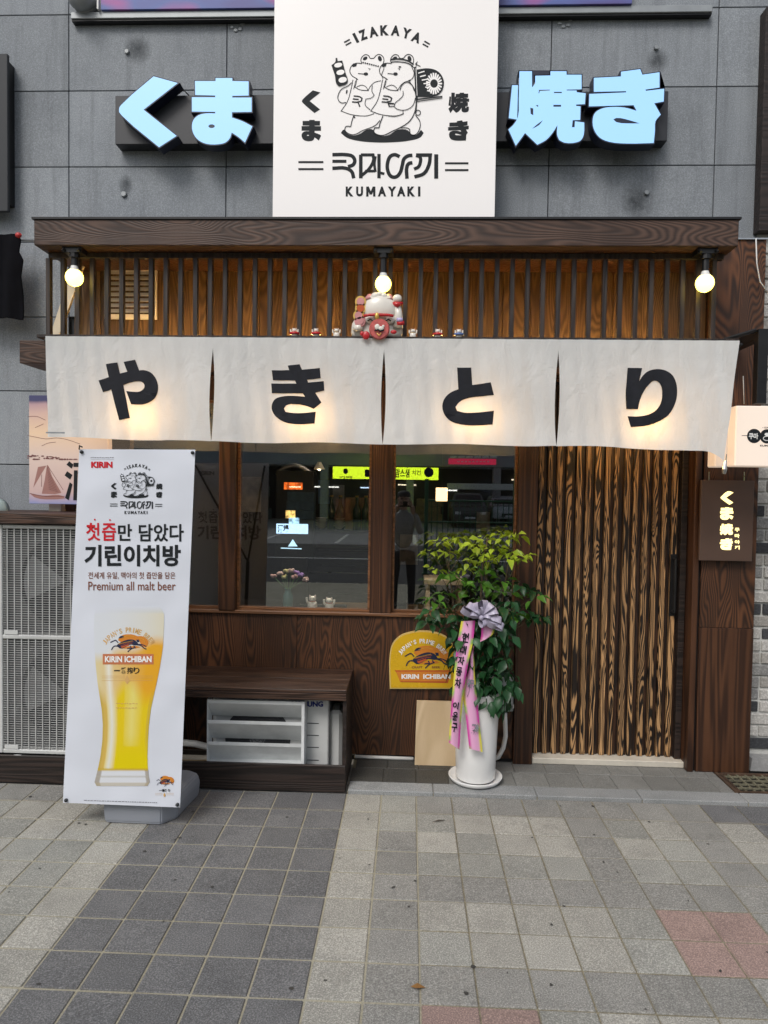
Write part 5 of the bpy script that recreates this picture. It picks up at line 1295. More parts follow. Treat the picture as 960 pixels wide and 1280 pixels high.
# top: lime layered sprays
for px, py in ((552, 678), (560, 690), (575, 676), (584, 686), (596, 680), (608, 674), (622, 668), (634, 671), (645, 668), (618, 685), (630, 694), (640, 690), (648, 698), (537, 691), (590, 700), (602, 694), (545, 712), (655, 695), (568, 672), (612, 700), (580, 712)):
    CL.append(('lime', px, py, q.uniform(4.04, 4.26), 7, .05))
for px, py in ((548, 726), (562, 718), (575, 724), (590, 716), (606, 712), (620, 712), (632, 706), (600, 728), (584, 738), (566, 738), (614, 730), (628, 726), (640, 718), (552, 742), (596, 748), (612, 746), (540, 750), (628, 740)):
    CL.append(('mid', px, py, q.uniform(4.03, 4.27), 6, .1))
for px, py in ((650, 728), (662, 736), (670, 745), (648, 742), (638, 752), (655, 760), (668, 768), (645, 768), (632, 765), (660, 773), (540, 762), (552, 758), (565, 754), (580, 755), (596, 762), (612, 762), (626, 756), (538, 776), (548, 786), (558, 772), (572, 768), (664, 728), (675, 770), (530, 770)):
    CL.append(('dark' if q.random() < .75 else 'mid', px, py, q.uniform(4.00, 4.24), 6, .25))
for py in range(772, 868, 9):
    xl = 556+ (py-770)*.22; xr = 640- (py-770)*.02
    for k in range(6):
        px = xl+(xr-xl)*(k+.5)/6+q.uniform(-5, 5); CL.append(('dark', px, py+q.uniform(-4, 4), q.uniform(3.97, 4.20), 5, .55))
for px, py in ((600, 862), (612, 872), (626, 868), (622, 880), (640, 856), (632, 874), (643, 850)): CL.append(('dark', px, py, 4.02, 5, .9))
CL = [c_ for n__, c_ in enumerate(CL) if not (c_[0] == 'mid' and n__ % 3 == 0)]
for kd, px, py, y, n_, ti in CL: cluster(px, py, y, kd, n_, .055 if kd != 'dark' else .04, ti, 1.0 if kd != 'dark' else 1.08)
def leaf_matrix(p, d, s, roll):
    x = d.normalized(); z = Vector((0, 0, 1)); yv = z.cross(x).normalized(); z = x.cross(yv)
    m_ = Matrix((x, yv, z)).transposed(); m_ = m_ @ Matrix.Rotation(roll, 3, 'X'); m4 = m_.to_4x4()*1.0; m4 = Matrix.Translation(p) @ m_.to_4x4() @ Matrix.Scale(s, 4); return m4
LEAVES.sort(key=lambda t_: t_[0].y)
ORI = WP[pot.name]
rest = {}
keep = set(range(0, len(LEAVES)))
for i, (p, d, s, kd, ro, k_) in enumerate(LEAVES):
    m4 = leaf_matrix(p-ORI, d, s, ro)
    if i < 300:
        o = bpy.data.objects.new('leaf', LMESH[kd, k_]); C.objects.link(o); o.parent = pot; o.matrix_basis = m4
    else:
        mb = rest.setdefault(kd, MB()); me = LMESH[kd, k_]; mb.add([ORI+(m4 @ v_.co) for v_ in me.vertices], [tuple(pp.vertices) for pp in me.polygons])
for kd, mb in rest.items():
    o = mb.build('foliage', LM[kd], pot, True); o['kind'] = 'stuff'
mb = MB()
for kd, px, py, y, n_, ti in CL:
    if py < 775:
        tgt = min(((592+(868-py)*.09, 4.16), (600+(868-py)*.2, 4.19), (586-(868-py)*.14, 4.14)), key=lambda t_: abs(t_[0]-px))
        mb.tube([at(px, py, y), at((px+tgt[0])/2, py+14, (y+tgt[1])/2), at(tgt[0], min(866, py+32), tgt[1])], [.0015, .002, .003], 4, False)
o = mb.build('twigs', BARK, pot, True); o['kind'] = 'stuff'

# ribbon: bow and two printed tails
RY = 3.945
rib = thing('congratulation_ribbon', 'lilac bow with two long pink printed tails hanging on the potted tree', 'ribbon', at(600, 775, RY))
t = NT('lilac_ribbon'); v = t.coord((140, 20, 20)); nn2 = t.noise(v, 1.5, 2)
t.bsdf(t.mix(nn2, (.30, .27, .37), (.50, .47, .58)), .35, bump=nn2, bstr=.2, bdist=.001); LIL = t.m
q = random.Random(2); cen = at(601, 771, RY-.02)
cR = crop(540, 740, 5.336)
loops = [((262,110),35),((232,128),20),((300,100),70),((345,85),100),((335,120),50),((385,110),140),((410,140),160),((430,190),-170),((405,215),-140),((360,170),-95),((340,200),-80),((440,225),-155),((280,150),10),((315,150),45)]
for (lx, ly), ang in loops:
    (p_,) = cR([(lx, ly)]); tip = at(p_[0], p_[1], RY-.045-q.random()*.02); d = tip-cen; d2 = Vector((d.x, 0, d.z)); L = max(.045, d2.length*1.15); d2.normalize(); sd = Vector((-d2.z, 0, d2.x)); hw = .022; sg_ = q.choice((-1, 1)); sd = (sd*.80+Vector((0, sg_, 0))*.60).normalized(); th = d2.cross(sd); th = th if th.y < 0 else -th; v = []; N = 12
    for i in range(N+1):
        t_ = i/N; a = math.pi*2*t_; r__ = (1-math.cos(a))/2; pos = cen+d2*L*1.18*r__+th*(.021*math.sin(a))+Vector((0, -1, 0))*(.030*r__)+Vector((0, 0, 0))
        w = hw*(.35+.65*min(1, r__*1.6)); v += [pos-sd*w, pos+sd*w]
    f = [(2*i, 2*i+1, 2*i+3, 2*i+2) for i in range(N)]
    mobj('bow_loop', v, f, LIL, rib, True)
mb = MB(); mb.ball(cen+Vector((0, -.03, 0)), .015, .012, .015, 8, 6); mb.build('knot', LIL, rib, True)
def tail(name, L_, R_, y0, y1, seed, text):
    """tail from outlines in crop coordinates; striped pink, green, yellow print"""
    Ls = smooth2(L_, False, 5, 80); Rs = smooth2(R_, False, 5, 80); N = 40; W = 12; v = []; cols = []; qq = random.Random(seed); ph = qq.uniform(0, 6)
    def samp(P, t_):
        x = t_*(len(P)-1); i = min(int(x), len(P)-2); k = x-i; return (P[i][0]*(1-k)+P[i+1][0]*k, P[i][1]*(1-k)+P[i+1][1]*k)
    PK, GR, YE, MG = (.78, .40, .62), (.28, .50, .10), (.72, .66, .06), (.62, .06, .36)
    for j in range(N+1):
        s = j/N; a, b = samp(Ls, s), samp(Rs, s)
        for i in range(W+1):
            u = i/W; (p_,) = cR([(a[0]+(b[0]-a[0])*u, a[1]+(b[1]-a[1])*u)]); y = y0+(y1-y0)*s+.006*math.sin(u*3.1+s*5)+.010*math.sin(s*7+ph)-.012*math.sin(math.pi*u); v.append(at(p_[0], p_[1], y))
            e = abs(u-.5)*2; cyc = math.sin(s*15+ph+(2.2 if u > .5 else 0))
            ec = lerp(GR, YE, (cyc-.35)*4) if cyc > .1 else lerp(MG, GR, (cyc+.45)*2.2)
            cols.append(lerp(PK, ec, (e-.52)/.28))
    f = []
    for j in range(N):
        for i in range(W): a_ = j*(W+1)+i; f.append((a_, a_+W+1, a_+W+2, a_+1))
    t = NT('printed_satin'); va = t.n('ShaderNodeVertexColor', layer_name='print'); t.bsdf(va.outputs[0], .42, spec=.4)
    o = mobj(name, v, f, t.m, rib, True); ca = o.data.color_attributes.new('print', 'FLOAT_COLOR', 'POINT')
    for i, c in enumerate(cols): ca.data[i].color = (*c, 1)
    ysurf = lambda y_px: 0
    for s_, cx, cy, w, h, m in text:
        (p_,) = cR([(cx, cy)]); ss = max(0, min(1, (cy-L_[0][1])/(L_[-1][1]-L_[0][1]))); yy = y0+(y1-y0)*ss+.006*math.sin(1.5+ss*5)+.010*math.sin(ss*7+ph)-.012-.006
        I_ = Ink(flat(yy)); I_.text(s_, p_[0]-w/10.67, p_[1]-h/10.67, p_[0]+w/10.67, p_[1]+h/10.67, .035, 8); I_.build('lettering', m, o)
tail('ribbon_tail', [(330,222),(318,330),(262,380),(245,520),(205,640),(225,830),(248,1045)], [(425,240),(400,290),(290,345),(282,470),(300,700),(318,880),(338,1068)], RY+.006, RY+.03, 5, [('祝', 258, 610, 50, 62, INKG), ('發', 285, 915, 56, 72, INKG)])
tail('ribbon_tail', [(195,195),(168,350),(145,560),(128,760),(118,900),(112,1003)], [(288,190),(272,340),(245,460),(215,650),(195,850),(183,1052)], RY-.012, RY-.004, 3, [('현', 222, 305, 46, 66, INKB), ('대', 208, 388, 42, 62, INKB), ('자', 194, 458, 44, 58, INKB), ('동', 180, 530, 40, 62, INKB), ('차', 172, 608, 44, 66, INKB), ('이', 158, 757, 40, 48, INKB), ('윤', 154, 828, 36, 60, INKB), ('구', 150, 902, 38, 62, INKB)])

# ================================================================== WINDOW-SILL ORNAMENTS AND SHOP INTERIOR
SZ = ZS+.0225
vx = at(360, 755, 4.52).x
va_ = thing('flower_vase', 'small teal glass vase of pale pink, yellow and violet flowers inside the window', 'vase', (vx, 4.52, SZ))
mb = MB(); mb.lathe([(0, 0), (.030, 0), (.034, .02), (.034, .085), (.022, .110), (.020, .125), (.026, .132)], (vx, 4.52, SZ), 16); mb.build('vase', plain('teal_glass', (.05, .16, .16), .1, spec=.8), va_, True)
q = random.Random(6); ST = plain('stem_green', (.06, .15, .04), .6); PET = [plain('petal_'+n_, c, .6) for n_, c in (('pink', (.62, .36, .34)), ('cream', (.62, .56, .25)), ('violet', (.30, .17, .48)), ('blush', (.66, .46, .42)))]
for k, (px, py, m) in enumerate(((342, 720, 0), (350, 717, 3), (358, 714, 1), (364, 713, 3), (371, 716, 2), (376, 719, 2), (355, 721, 1), (382, 724, 3), (368, 721, 0))):
    tip = at(px, py, 4.52+q.uniform(-.03, .03)); mb = MB(); mb.tube([(vx+q.uniform(-.012, .012), 4.52, SZ+.12), ((vx+tip.x)/2, 4.52, SZ+.16), tip], .0028, 5); mb.build('stem', ST, va_)
    mb = MB()
    for j in range(6): a = j*1.05; mb.ball(tip+Vector((math.cos(a)*.012, math.sin(a)*.008, q.uniform(-.006, .008))), .012, .010, .010, 7, 5)
    mb.build('flower', PET[m], va_, True)
x1_, x2_ = at(390.5, 758, 4.50).x, at(411.5, 758, 4.50).x
c1 = cat('lucky_cat', 'small lucky cat with red base on the window sill, nearer the vase', (x1_, 4.50, SZ+.006), .098, 'lucky cats on the window sill', 'left')
mb = MB(); mb.lathe([(0, 0), (.034, 0), (.034, .010), (0, .010)], (x1_, 4.498, SZ), 14, 1.1, .8); mb.build('red_cushion', CERR, c1, True)
cat('lucky_cat', 'small lucky cat raising both paws on the window sill, farther from the vase', (x2_, 4.50, SZ), .090, 'lucky cats on the window sill', 'both')

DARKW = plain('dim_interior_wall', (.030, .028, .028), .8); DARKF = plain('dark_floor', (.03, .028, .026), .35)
room = thing('shop_interior', 'dim dining room behind the shopfront windows', 'room', (0, 6.5, -.02))
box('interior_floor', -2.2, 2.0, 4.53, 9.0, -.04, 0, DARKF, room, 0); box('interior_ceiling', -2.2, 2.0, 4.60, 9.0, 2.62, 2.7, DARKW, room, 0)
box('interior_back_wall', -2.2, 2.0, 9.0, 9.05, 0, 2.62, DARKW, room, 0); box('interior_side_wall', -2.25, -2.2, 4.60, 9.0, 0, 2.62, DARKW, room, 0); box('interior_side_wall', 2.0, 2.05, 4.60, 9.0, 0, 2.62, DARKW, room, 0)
def R2(px0, py0, px1, py1, Y): a = at(px0, py0, Y); b = at(px1, py1, Y); return a.x, b.x, b.z, a.z
x0, x1, z0, z1 = R2(345, 588, 392, 699, 5.4)
kio = thing('digital_menu_screen', 'tall black menu screen glowing orange and pale blue inside the window', 'screen', ((x0+x1)/2, 5.4, 0))
box('screen_body', x0, x1, 5.4, 5.46, z0, z1, BLACKM, kio, .003); box('stand', (x0+x1)/2-.1, (x0+x1)/2+.1, 5.41, 5.45, 0, z0-.001, BLACKM, kio, .003)
for nm, r_, c, st in (('lit_strip', (345.5, 654.5, 385, 667.5), (.45, .68, .95), .9), ('lit_orange_image', (355, 603, 378, 612), (1, .16, .02), .7), ('lit_food_image', (357, 638, 369, 648), (1, .62, .18), .8), ('lit_food_image', (361, 647, 374, 655), (.45, .75, 1), .8)):
    x0, x1, z0, z1 = R2(*r_, 5.398); t = NT(nm); v = t.coord((1, 1, 1), True); n_ = t.noise(v, 28, 4, .7); cc2 = t.mix(t.ramp(n_, [(.38, 0), (.6, 1)]), mul(c, .25 if 'strip' not in nm else .8), c)
    b = t.bsdf((0, 0, 0), .4); t.l(cc2, b.inputs['Emission Color']); b.inputs['Emission Strength'].default_value = st*2.2
    box('screen_image', x0, x1, 5.3975, 5.399, z0, z1, t.m, kio, 0)
PB = glow('pale_blue_screen_mark', (.5, .8, 1), 1.3); I = Ink(flat(5.399))
I.fill([(366, 674), (360, 683), (372, 683)], (), False); I.line([(351, 685), (377, 686)], 1.2, sm=False); I.build('screen_mark', PB, kio)
x0, x1, z0, z1 = R2(346, 655.5, 361, 666, 5.3965); I = Ink(flat(5.3965)); I.text('酒場', 347, 656, 361, 666, .04); I.build('screen_lettering', INKB, kio)
# shelf of slats with bottles
SHW = plain('shelf_wood', (.30, .18, .08), .6)
sh = thing('bottle_shelf', 'wooden slat rack with dark bottles at the back of the dining room', 'shelf', (at(448, 640, 6.6).x, 6.6, 1))
for k in range(7): x0, x1, z0, z1 = R2(432+k*4.9, 622, 436+k*4.9, 663, 6.62); box('rack_slat', x0, x1, 6.62, 6.64, z0, z1, SHW, sh, .002)
x0, x1, z0, z1 = R2(395, 663, 470, 668, 6.3); box('shelf_board', x0, x1, 6.3, 6.75, z0, z1, BLACKM, sh, .002); box('cabinet', x0, x1, 6.32, 6.74, 0, z0-.002, DARKW, sh, .003)
BT_ = plain('bottle_glass', (.03, .07, .04), .12, spec=.9)
for k, px in enumerate((446, 457, 425, 414)):
    p = at(px, 662.5, 6.45); o = thing('bottle', 'dark green bottle on the rear counter, %s' % ('before the slat rack', 'at the right end of the slat rack', 'left of the slat rack', 'nearest the menu screen')[k], 'bottle', (p.x, 6.45, z1), 'bottles on the rear counter')
    mb = MB(); mb.lathe([(0, 0), (.04, 0), (.04, .18), (.016, .25), (.015, .31)], (p.x, 6.45, z1), 12); mb.build('glass_body', BT_, o, True); mb = MB(); mb.tube([(p.x, 6.45, z1+.31), (p.x, 6.45, z1+.325)], .018, 8); mb.build('cap', CERG, o)
# tables and stools
for nm, px, Y_ in (('left', 330, 6.0), ('right', 560, 5.9)):
    p = at(px, 700, Y_); t_ = thing('dining_table', 'dark dining table inside the shop at the %s' % nm, 'table', (p.x, Y_, 0), 'dining tables')
    box('table_top', p.x-.35, p.x+.35, Y_-.3, Y_+.3, .71, .74, SHW if nm == 'right' else DARKW, t_, .004)
    for sx in (-1, 1):
        for sy in (-1, 1): box('leg', p.x+sx*.31-.02, p.x+sx*.31+.02, Y_+sy*.26-.02, Y_+sy*.26+.02, 0, .709, BLACKM, t_, .002)
p = at(554, 725, 5.3); t_ = thing('wooden_stool', 'pale wooden stool glimpsed through the window behind the leaves', 'stool', (p.x, 5.3, 0))
box('seat', p.x-.15, p.x+.15, 5.15, 5.45, p.z-.02, p.z+.02, W_PALE, t_, .004)
for sx in (-1, 1):
    for sy in (-1, 1): box('leg', p.x+sx*.12-.015, p.x+sx*.12+.015, 5.3+sy*.12-.015, 5.3+sy*.12+.015, 0, p.z-.021, W_PALE, t_, .002)
# pendant lantern
p = at(552, 618, 6.2); t_ = thing('pendant_lantern', 'small square warm pendant lantern inside the right window', 'lamp', (p.x, 6.2, p.z))
box('lantern_shade', p.x-.05, p.x+.05, 6.15, 6.25, p.z-.06, p.z+.06, glow('warm_paper_shade', (1, .66, .32), 2.6), t_, .004)
mb = MB(); mb.tube([(p.x, 6.2, p.z+.061), (p.x, 6.2, 2.62)], .004, 5); mb.build('cord', BLACKM, t_)
p = at(399, 584, 6.6); t_ = thing('small_pendant', 'tiny cone pendant lamp high inside the middle window', 'lamp', (p.x, 6.6, p.z))
mb = MB(); mb.lathe([(.018, .05), (.055, -.02)], (p.x, 6.6, p.z), 14); mb.build('shade', CREAM, t_, True); mb = MB(); mb.tube([(p.x, 6.6, p.z+.05), (p.x, 6.6, 2.62)], .003, 5); mb.build('cord', BLACKM, t_); mb = MB(); mb.ball((p.x, 6.6, p.z-.01), .02, n=8, m=6); mb.build('bulb', glow('dim_bulb', (1, .8, .5), 12), t_)

# ================================================================== THE STREET BEHIND THE PHOTOGRAPHER (seen mirrored in the glass)
MY = WY+.042
def mir(px, py, Yv): p = at(px, py, Yv); return Vector((p.x, 2*MY-Yv, p.z))
YO = 36.0
def MR(px0, py0, px1, py1, Yv=YO): a = mir(px0, py0, Yv); b = mir(px1, py1, Yv); return a.x, b.x, b.z, a.z, a.y
opp = thing('opposite_building', 'grey concrete building across the street, mirrored in the windows', 'building', (0, 2*MY-YO-5, 0))
yo = 2*MY-YO
OW = plain('opposite_wall', (.34, .36, .38), .8, 0, .1, .6); OWD = plain('opposite_dark_opening', (.015, .016, .018), .5); OWL = plain('opposite_awning', (.66, .66, .62), .7)
box('wall', -30, 30, yo-9, yo-.6, 3.0, 9.5, OW, opp, .02); box('shaded_ground_floor', -30, 30, yo-9, yo-4, -.02, 2.999, OWD, opp, 0)
for k in range(-6, 7): box('column', k*4.6-.2, k*4.6+.2, yo-1.2, yo-.65, -.02, 2.998, OW, opp, .01)
for k in range(-8, 9):
    for zz in (4.4, 7.2): f_ = box('window', k*3.4-.9, k*3.4+.9, yo-.62, yo-.57, zz, zz+1.4, OWD, opp, .01)
x0, x1, z0, z1, y_ = MR(560, 604, 652, 613, 35); box('awning', x0, x1, y_-.6, y_, z0, z1, OWL, opp, .02)
x0, x1, z0, z1, y_ = MR(416, 583, 548, 600, 34)
t_ = thing('yellow_green_shop_sign', 'long yellow-green lit shop sign across the street, mirrored in two windows', 'sign', ((x0+x1)/2, y_, z0))
box('sign_panel', x0, x1, y_-.3, y_, z0, z1, glow('lit_lime_sign', (.62, .80, .02), 4.2, (.5, .6, .05)), t_, .01)
def mirplane(Yv): return lambda px, py, d=0: mir(px, py, Yv)+Vector((0, d, 0))
I = Ink(mirplane(34), .004, .002); I.fill(ell(432, 589, 3, 3.6)); I.fill(ell(536, 590.5, 6, 6)); I.text('맘스생', 494, 586, 512, 597, .03); I.text('치킨', 515, 588, 526, 594, .02); I.fill([(456, 587), (466, 587), (466, 596), (456, 596)], (), False); I.text('카페', 424, 595, 440, 598.5, .02); I.build('lettering', INKNAVY, t_)
x0, x1, z0, z1, y_ = MR(561, 573, 620, 581, 35.4)
t_ = thing('maroon_shop_sign', 'maroon strip sign with white marks across the street', 'sign', ((x0+x1)/2, y_, z0))
box('sign_panel', x0, x1, y_-.2, y_, z0, z1, glow('lit_maroon_sign', (.5, .02, .06), 2.0, (.4, .03, .06)), t_, .01)
OGR = plain('green_post', (.02, .12, .05), .5)
for px, nm in ((532, 'nearer'), (642, 'farther')):
    p = mir(px, 690, 14.5); o = thing('green_fence_post', 'tall green net post across the pavement, the %s one from the shop door mirror' % nm, 'post', (p.x, p.y, 0), 'green posts by the street'); mb = MB(); mb.tube([(p.x, p.y, -.02), (p.x, p.y, 2.0)], .04, 8); mb.build('pole', OGR, o); box('foot_plate', p.x-.08, p.x+.08, p.y-.08, p.y+.08, -.0, .02, OGR, o, .002)
def car(label, px0, px1, Yv, col, hgt):
    a, b = mir(px0, 650, Yv), mir(px1, 650, Yv); cx, w, y0_ = (a.x+b.x)/2, abs(b.x-a.x), a.y; o = thing('parked_car', label, 'car', (cx, y0_, -.02), 'cars parked across the street')
    prof = [(-0.0, .35), (.0, .75), (.10, .95), (1.15, 1.05), (1.75, hgt-.06), (2.1, hgt), (3.7, hgt-.02), (4.35, 1.05), (4.5, .9), (4.5, .35)]
    v = [(cx+s_*w/2*(1 if z < 1.1 else .80), y0_-yy, z) for s_ in (-1, 1) for yy, z in prof]; n_ = len(prof); f = [(i, i+1, n_+i+1, n_+i) for i in range(n_-1)]+[tuple(reversed(range(n_))), tuple(range(n_, 2*n_)), (n_-1, 0, n_, 2*n_-1)]
    bo = mobj('body', v, f, col, o); bm = bmesh.new(); bm.from_mesh(bo.data); bmesh.ops.recalc_face_normals(bm, faces=bm.faces); bmesh.ops.bevel(bm, geom=list(bm.edges), offset=.06, segments=2, affect='EDGES'); bm.to_mesh(bo.data); bm.free()
    mobj('windscreen', [(cx-w*.42, y0_-1.12, 1.08), (cx+w*.42, y0_-1.12, 1.08), (cx+w*.36, y0_-1.68, hgt-.12), (cx-w*.36, y0_-1.68, hgt-.12)], [(0, 1, 2, 3)], OWD, o)
    for s_ in (-1, 1):
        box('headlight', cx+s_*w*.36-.13, cx+s_*w*.36+.13, y0_-.02, y0_+.03, .62, .76, WHITE, o, .02)
        for yy in (.85, 3.6): mb = MB(); mb.tube([(cx+s_*(w/2-.22), y0_-yy, .32), (cx+s_*(w/2+.01), y0_-yy, .32)], .33, 18); mb.build('wheel', BLACKM, o)
    box('grille', cx-w*.25, cx+w*.25, y0_-.01, y0_+.035, .45, .62, OWD, o, .01); box('number_plate', cx-.26, cx+.26, y0_+.036, y0_+.045, .42, .52, WHITE, o, .004)
car('dark parked car mirrored in the window just above the lime leaves', 566, 610, 32.5, plain('dark_car_paint', (.09, .085, .08), .2, 0, .05, spec=.8), 1.65)
car('white parked car mirrored in the window near the door post', 616, 660, 35, plain('white_car_paint', (.6, .62, .62), .2, 0, .05, spec=.8), 1.5)

# the photographer, mirrored in the right window
def skin_fig(name, pts, edges, m, parent, lvl=1):
    me = bpy.data.meshes.new(name); me.from_pydata([p[:3] for p in pts], edges, []); o = bpy.data.objects.new(name, me); C.objects.link(o)
    sk = o.modifiers.new('s', 'SKIN'); sk.use_smooth_shade = True; o.modifiers.new('d', 'SUBSURF').levels = lvl
    for i, p in enumerate(pts): r_ = p[3]; me.skin_vertices[0].data[i].radius = (r_, r_ if len(p) < 5 else p[4])
    me.skin_vertices[0].data[0].use_root = True
    dg = bpy.context.evaluated_depsgraph_get(); dg.update(); nm_ = bpy.data.meshes.new_from_object(o.evaluated_get(dg)); bpy.data.objects.remove(o)
    nm_.materials.clear(); nm_.materials.append(m); nm_.polygons.foreach_set('use_smooth', [True]*len(nm_.polygons))
    return obj(name, nm_, parent, (0, 0, 0))
PX_, PY_ = -.08, -.50
per = thing('person', 'person in grey coat and dark cap holding up a phone, mirrored in right window', 'person', (PX_, PY_, 0))
SKIN = plain('skin', (.42, .26, .19), .5); COAT = plain('grey_coat', (.34, .33, .31), .85); TROU = plain('dark_trousers', (.03, .03, .035), .85); CAP = plain('dark_cap', (.03, .03, .03), .8)
B = lambda x, y, z, r_, r2=None: (PX_+x, PY_+y, z, r_) if r2 is None else (PX_+x, PY_+y, z, r_, r2)
pts = [B(0, 0, .95, .13), B(0, 0, 1.15, .14), B(0, 0, 1.36, .15), B(0, .0, 1.46, .06), B(0, .02, 1.53, .055),
       B(-.17, 0, 1.38, .065), B(-.24, .12, 1.18, .05), B(-.12, .30, 1.46, .038), B(.17, 0, 1.38, .065), B(.24, .12, 1.18, .05), B(.14, .30, 1.46, .038)]
skin_fig('coat', pts, [(0, 1), (1, 2), (2, 3), (3, 4), (2, 5), (5, 6), (6, 7), (2, 8), (8, 9), (9, 10)], COAT, per)
pts = [B(0, 0, .95, .13), B(-.1, 0, .86, .085), B(-.12, .02, .48, .06), B(-.12, 0, .09, .045), B(-.12, .14, .04, .04), B(.1, 0, .86, .085), B(.12, .02, .48, .06), B(.12, 0, .09, .045), B(.12, .14, .04, .04)]
skin_fig('body', pts, [(0, 1), (1, 2), (2, 3), (3, 4), (0, 5), (5, 6), (6, 7), (7, 8)], TROU, per)
mb = MB(); mb.ball((PX_, PY_+.03, 1.635), .075, .095, .115, 16, 12); mb.ball((PX_, PY_+.125, 1.62), .014, .02, .022, 8, 6); mb.ball((PX_-.078, PY_+.02, 1.63), .012, .02, .03, 6, 5); mb.ball((PX_+.078, PY_+.02, 1.63), .012, .02, .03, 6, 5); mb.tube([(PX_, PY_+.01, 1.50), (PX_, PY_+.02, 1.57)], .05, 10); mb.build('head', SKIN, per, True)
mb = MB(); mb.lathe([(.088, 0), (.09, .03), (.07, .07), (0, .09)], (PX_, PY_+.02, 1.675), 16, 1, 1.15); mb.box(PX_-.06, PX_+.06, PY_+.10, PY_+.18, 1.68, 1.69); mb.build('cap', CAP, per, True)
mb = MB()
for sx in (-.03, .03): mb.ball((PX_+sx, PY_+.118, 1.648), .012, .006, .007, 6, 5)
mb.tube([(PX_-.022, PY_+.118, 1.585), (PX_+.022, PY_+.118, 1.585)], .005, 5); mb.build('face_features', TROU, per)
for s_ in (-1, 1):
    w0 = Vector((PX_+s_*.13, PY_+.30, 1.46)); pm = Vector((PX_+s_*.09+.02, PY_+.37, 1.55)); mb = MB(); mb.tube([w0, pm], [.026, .034], 8)
    for q_ in range(4): mb.tube([pm+Vector((0, 0, .012*q_-.01)), pm+Vector((-s_*.01, .03, .02+.016*q_)), pm+Vector((-s_*.04, .035-.004*q_, .025+.017*q_)), pm+Vector((-s_*.06, .028, .024+.016*q_))], [.010, .009, .008, .007], 6)
    mb.tube([pm, pm+Vector((-s_*.02, -.01, .03)), pm+Vector((-s_*.05, -.012, .045))], [.012, .010, .008], 6); mb.build('hand', SKIN, per, True)
ph = box('phone', PX_-.055, PX_+.095, PY_+.355, PY_+.364, 1.545, 1.62, BLACKM, None, .004); tag(ph, 'black phone held up sideways by the mirrored photographer', 'phone')

# ---------------------------------------------------------------- clutter inside the shop
q = random.Random(31)
for k, (px0, py0, px1, py1, c) in enumerate(((302, 596, 326, 640, (.40, .33, .24)), (398, 600, 412, 630, (.10, .16, .30)), (416, 606, 430, 640, (.34, .36, .38)), (500, 668, 522, 706, (.30, .24, .17)), (596, 640, 612, 664, (.42, .38, .30)))):
    x0, x1, z0, z1 = R2(px0, py0, px1, py1, 8.97); t_ = thing('wall_poster', ('tan', 'dark blue', 'pale grey', 'brown', 'cream')[k]+' poster on the back wall of the dim dining room', 'poster', ((x0+x1)/2, 8.98, z0))
    box('poster_sheet', x0, x1, 8.975, 8.985, z0, z1, plain('poster_paper_%d' % k, c, .7, 0, .4, 8), t_, 0)
for k, (px, Y_) in enumerate(((312, 5.5), (408, 5.6), (436, 5.7), (520, 5.3), (580, 5.4), (610, 5.6))):
    p = at(px, 700, Y_); t_ = thing('dining_chair', ('dark chair inside the left part of the middle window', 'dark chair below the menu screen inside the shop', 'dark chair near the middle post inside the shop', 'pale-backed chair inside the right window', 'chair behind the leaves inside the right window', 'chair nearest the door inside the right window')[k], 'chair', (p.x, Y_, 0), 'dining chairs')
    m = (W_POST, BLACKM, SHW, W_PALE, SHW, BLACKM)[k]
    box('seat', p.x-.2, p.x+.2, Y_-.2, Y_+.2, .43, .46, m, t_, .004); box('backrest', p.x-.19, p.x+.19, Y_-.21, Y_-.185, .62, .86, m, t_, .006)
    for sx in (-.18, .18):
        box('leg', p.x+sx-.015, p.x+sx+.015, Y_+.16, Y_+.19, 0, .429, m, t_, .002); box('leg', p.x+sx-.015, p.x+sx+.015, Y_-.21, Y_-.18, 0, .619, m, t_, .002)
hd = thing('steel_hood', 'curved steel cooker hood high behind the menu screen', 'hood', (at(365, 585, 7.2).x, 7.2, 2.0))
mb = MB(); a_ = at(345, 592, 7.2); b_ = at(392, 596, 7.2); pts = [a_.lerp(b_, t_/8)+Vector((0, 0, .10*math.sin(math.pi*t_/8))) for t_ in range(9)]
mb.tube(pts, .05, 10); mb.build('hood_edge', STEEL, hd, True)
gl_ = [('stack of white bowls on the rear counter, left of the bottles', 402, 640), ('stack of white cups on the rear counter below the menu screen', 424, 641)]
for lab, px, py in gl_:
    p = at(px, 662, 6.4); t_ = thing('bowl_stack', lab, 'bowls', (p.x, 6.4, .9), 'crockery on the rear counter'); z = at(470, 663, 6.3).z
    for k in range(4): mb = MB(); mb.lathe([(.02, 0), (.055, .035), (.058, .037)], (p.x, 6.4, z+.001+k*.022), 14); mb.build('bowl', CERW, t_, True)
tl_ = thing('added_ceiling_light', 'added unseen strip light brightening the dining room from the ceiling', 'light', (-.3, 6.5, 2.6)); box('tube', -1.1, .5, 6.48, 6.52, 2.585, 2.615, glow('added_tube_glow', (1, .82, .62), 13), tl_, .004)  # unseen tube added so that the dining room shows through the glass

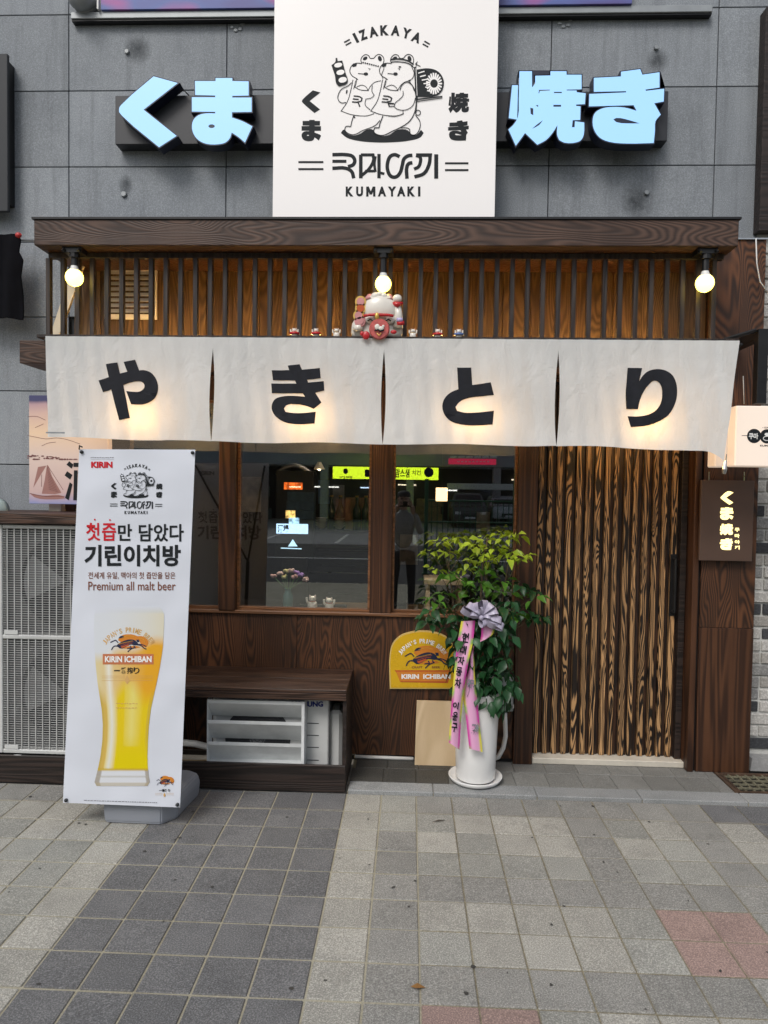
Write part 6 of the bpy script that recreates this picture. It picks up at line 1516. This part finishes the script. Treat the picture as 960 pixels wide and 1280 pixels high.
# ---------------------------------------------------------------- more of the mirrored street
ORD = ('first', 'second', 'third', 'fourth', 'fifth', 'sixth', 'seventh', 'eighth', 'ninth')
for k in range(9):
    x = -9+k*2.2+q.uniform(-.4, .4); w = q.uniform(.5, 1.7); zz = q.uniform(1.7, 2.4); col = ((.6, .75, 1), (1, .8, .55), (1, .95, .85))[k % 3]
    t_ = thing('shop_window_light', 'lit fluorescent fitting in the arcade across the street, number of bays from the left varies', 'light', (x, yo-3.6, zz), 'arcade lights across the street'); t_['label'] = '%s lit fitting from the left in the dark arcade across the street' % ORD[k]
    box('tube', x-w/2, x+w/2, yo-3.7, yo-3.6, zz, zz+.07, glow('arcade_tube_%d' % (k % 3), col, 4), t_, .004)
for k in range(8):
    x = -8.5+k*2.4; w = q.uniform(.8, 1.8); h = q.uniform(.9, 1.9)
    t_ = thing('street_display', '%s stack of goods crates from the left in the arcade across the street' % ORD[k], 'display', (x, yo-2.8, 0), 'goods in the arcade across the street')
    c = q.choice(((.30, .22, .12), (.12, .18, .20), (.40, .38, .34), (.10, .20, .10), (.35, .10, .08)))
    m = plain('goods_%d' % k, c, .7, 0, .4, 3)
    for r_ in range(3): box('crate', x-w/2+q.uniform(0, .1), x+w/2-q.uniform(0, .2), yo-3.0, yo-2.3, h*r_/3, h*(r_+1)/3-.02, m, t_, .01)
fe = thing('green_net_fence', 'low green railing across the street between the two green posts', 'fence', (1, -6, 0))
a_ = mir(532, 690, 14.5); b_ = mir(642, 690, 14.5)
for zz in (.5, 1.1, 1.55): mb = MB(); mb.tube([(a_.x+.05, a_.y, zz), (b_.x-.05, b_.y, zz)], .018, 6); mb.build('rail', OGR, fe)
n_ = 16
for k in range(1, n_): x = a_.x+(b_.x-a_.x)*k/n_; mb = MB(); mb.tube([(x, a_.y, 0), (x, a_.y, 1.55)], .010, 5); mb.build('baluster', OGR, fe)
for k, (x, y) in enumerate(((-5, -13.5), (-2.4, -13.5), (.2, -13.5), (2.8, -13.5), (5.4, -13.5))):
    o = box('parking_line', x-.06, x+.06, y-4.5, y, -.028, -.022, WHITE, road if False else None, 0); o['kind'] = 'structure'
o = box('lane_line', -30, 30, -8.6, -8.45, -.018, -.0145, WHITE, None, 0); o['kind'] = 'structure'

# steel shelf edges and dark cabinet fronts seen low in the middle window
cab = thing('kitchen_counter', 'black kitchen counter with thin steel edges low in the middle window', 'counter', (at(430, 700, 5.9).x, 5.9, 0))
for k, (px0, px1, py) in enumerate(((398, 470, 688), (402, 470, 707), (372, 470, 716), (395, 448, 729), (410, 470, 742))):
    x0, x1, z0, z1 = R2(px0, py-.5, px1, py+.5, 5.88); box('steel_edge', x0, x1, 5.875, 5.885, z0, z1+.002, STEEL, cab, 0)
x0, x1, z0, z1 = R2(372, 684, 475, 775, 5.9); box('cabinet_front', x0, x1, 5.886, 6.2, 0, z1, BLACKM, cab, .003)

# white band and marks over the maroon sign across the street
I = Ink(mirplane(35.38), .02, .002); x = 566
for k in range(6): I.fill([(563+k*10, 570), (571+k*10, 570), (571+k*10, 572.4), (563+k*10, 572.4)], (), False)
for k in range(9): I.line([(572+k*4.6, 577), (574.6+k*4.6, 577)], 1.3, sm=False)
I.build('white_marks', INKW, bpy.data.objects['maroon_shop_sign'])
# unseen spotlights added inside the window head to brighten the sill ornaments
for k, X in enumerate((at(352, 700, 4.75).x, at(430, 700, 4.75).x, at(545, 700, 4.75).x)):
    o = thing('added_sill_spot', 'added unseen spotlight inside the window head, brightening the sill ornaments, %s of three' % ('left', 'middle', 'right')[k], 'spotlight', (X, 4.78, 2.3))
    mb = MB(); mb.tube([(X, 4.78, 2.34), (X, 4.78, 2.27)], [.03, .038], 12); mb.build('added_lamp_can', BLACKM, o)
    L = bpy.data.lights.new('added_sill_light', 'SPOT'); L.energy = 26; L.color = (1, .90, .74); L.spot_size = R(80); L.spot_blend = .6; L.shadow_soft_size = .03
    lo = bpy.data.objects.new('added_sill_light', L); link(lo, o, (X, 4.78, 2.262)); lo.rotation_euler = (R(-6), 0, 0)
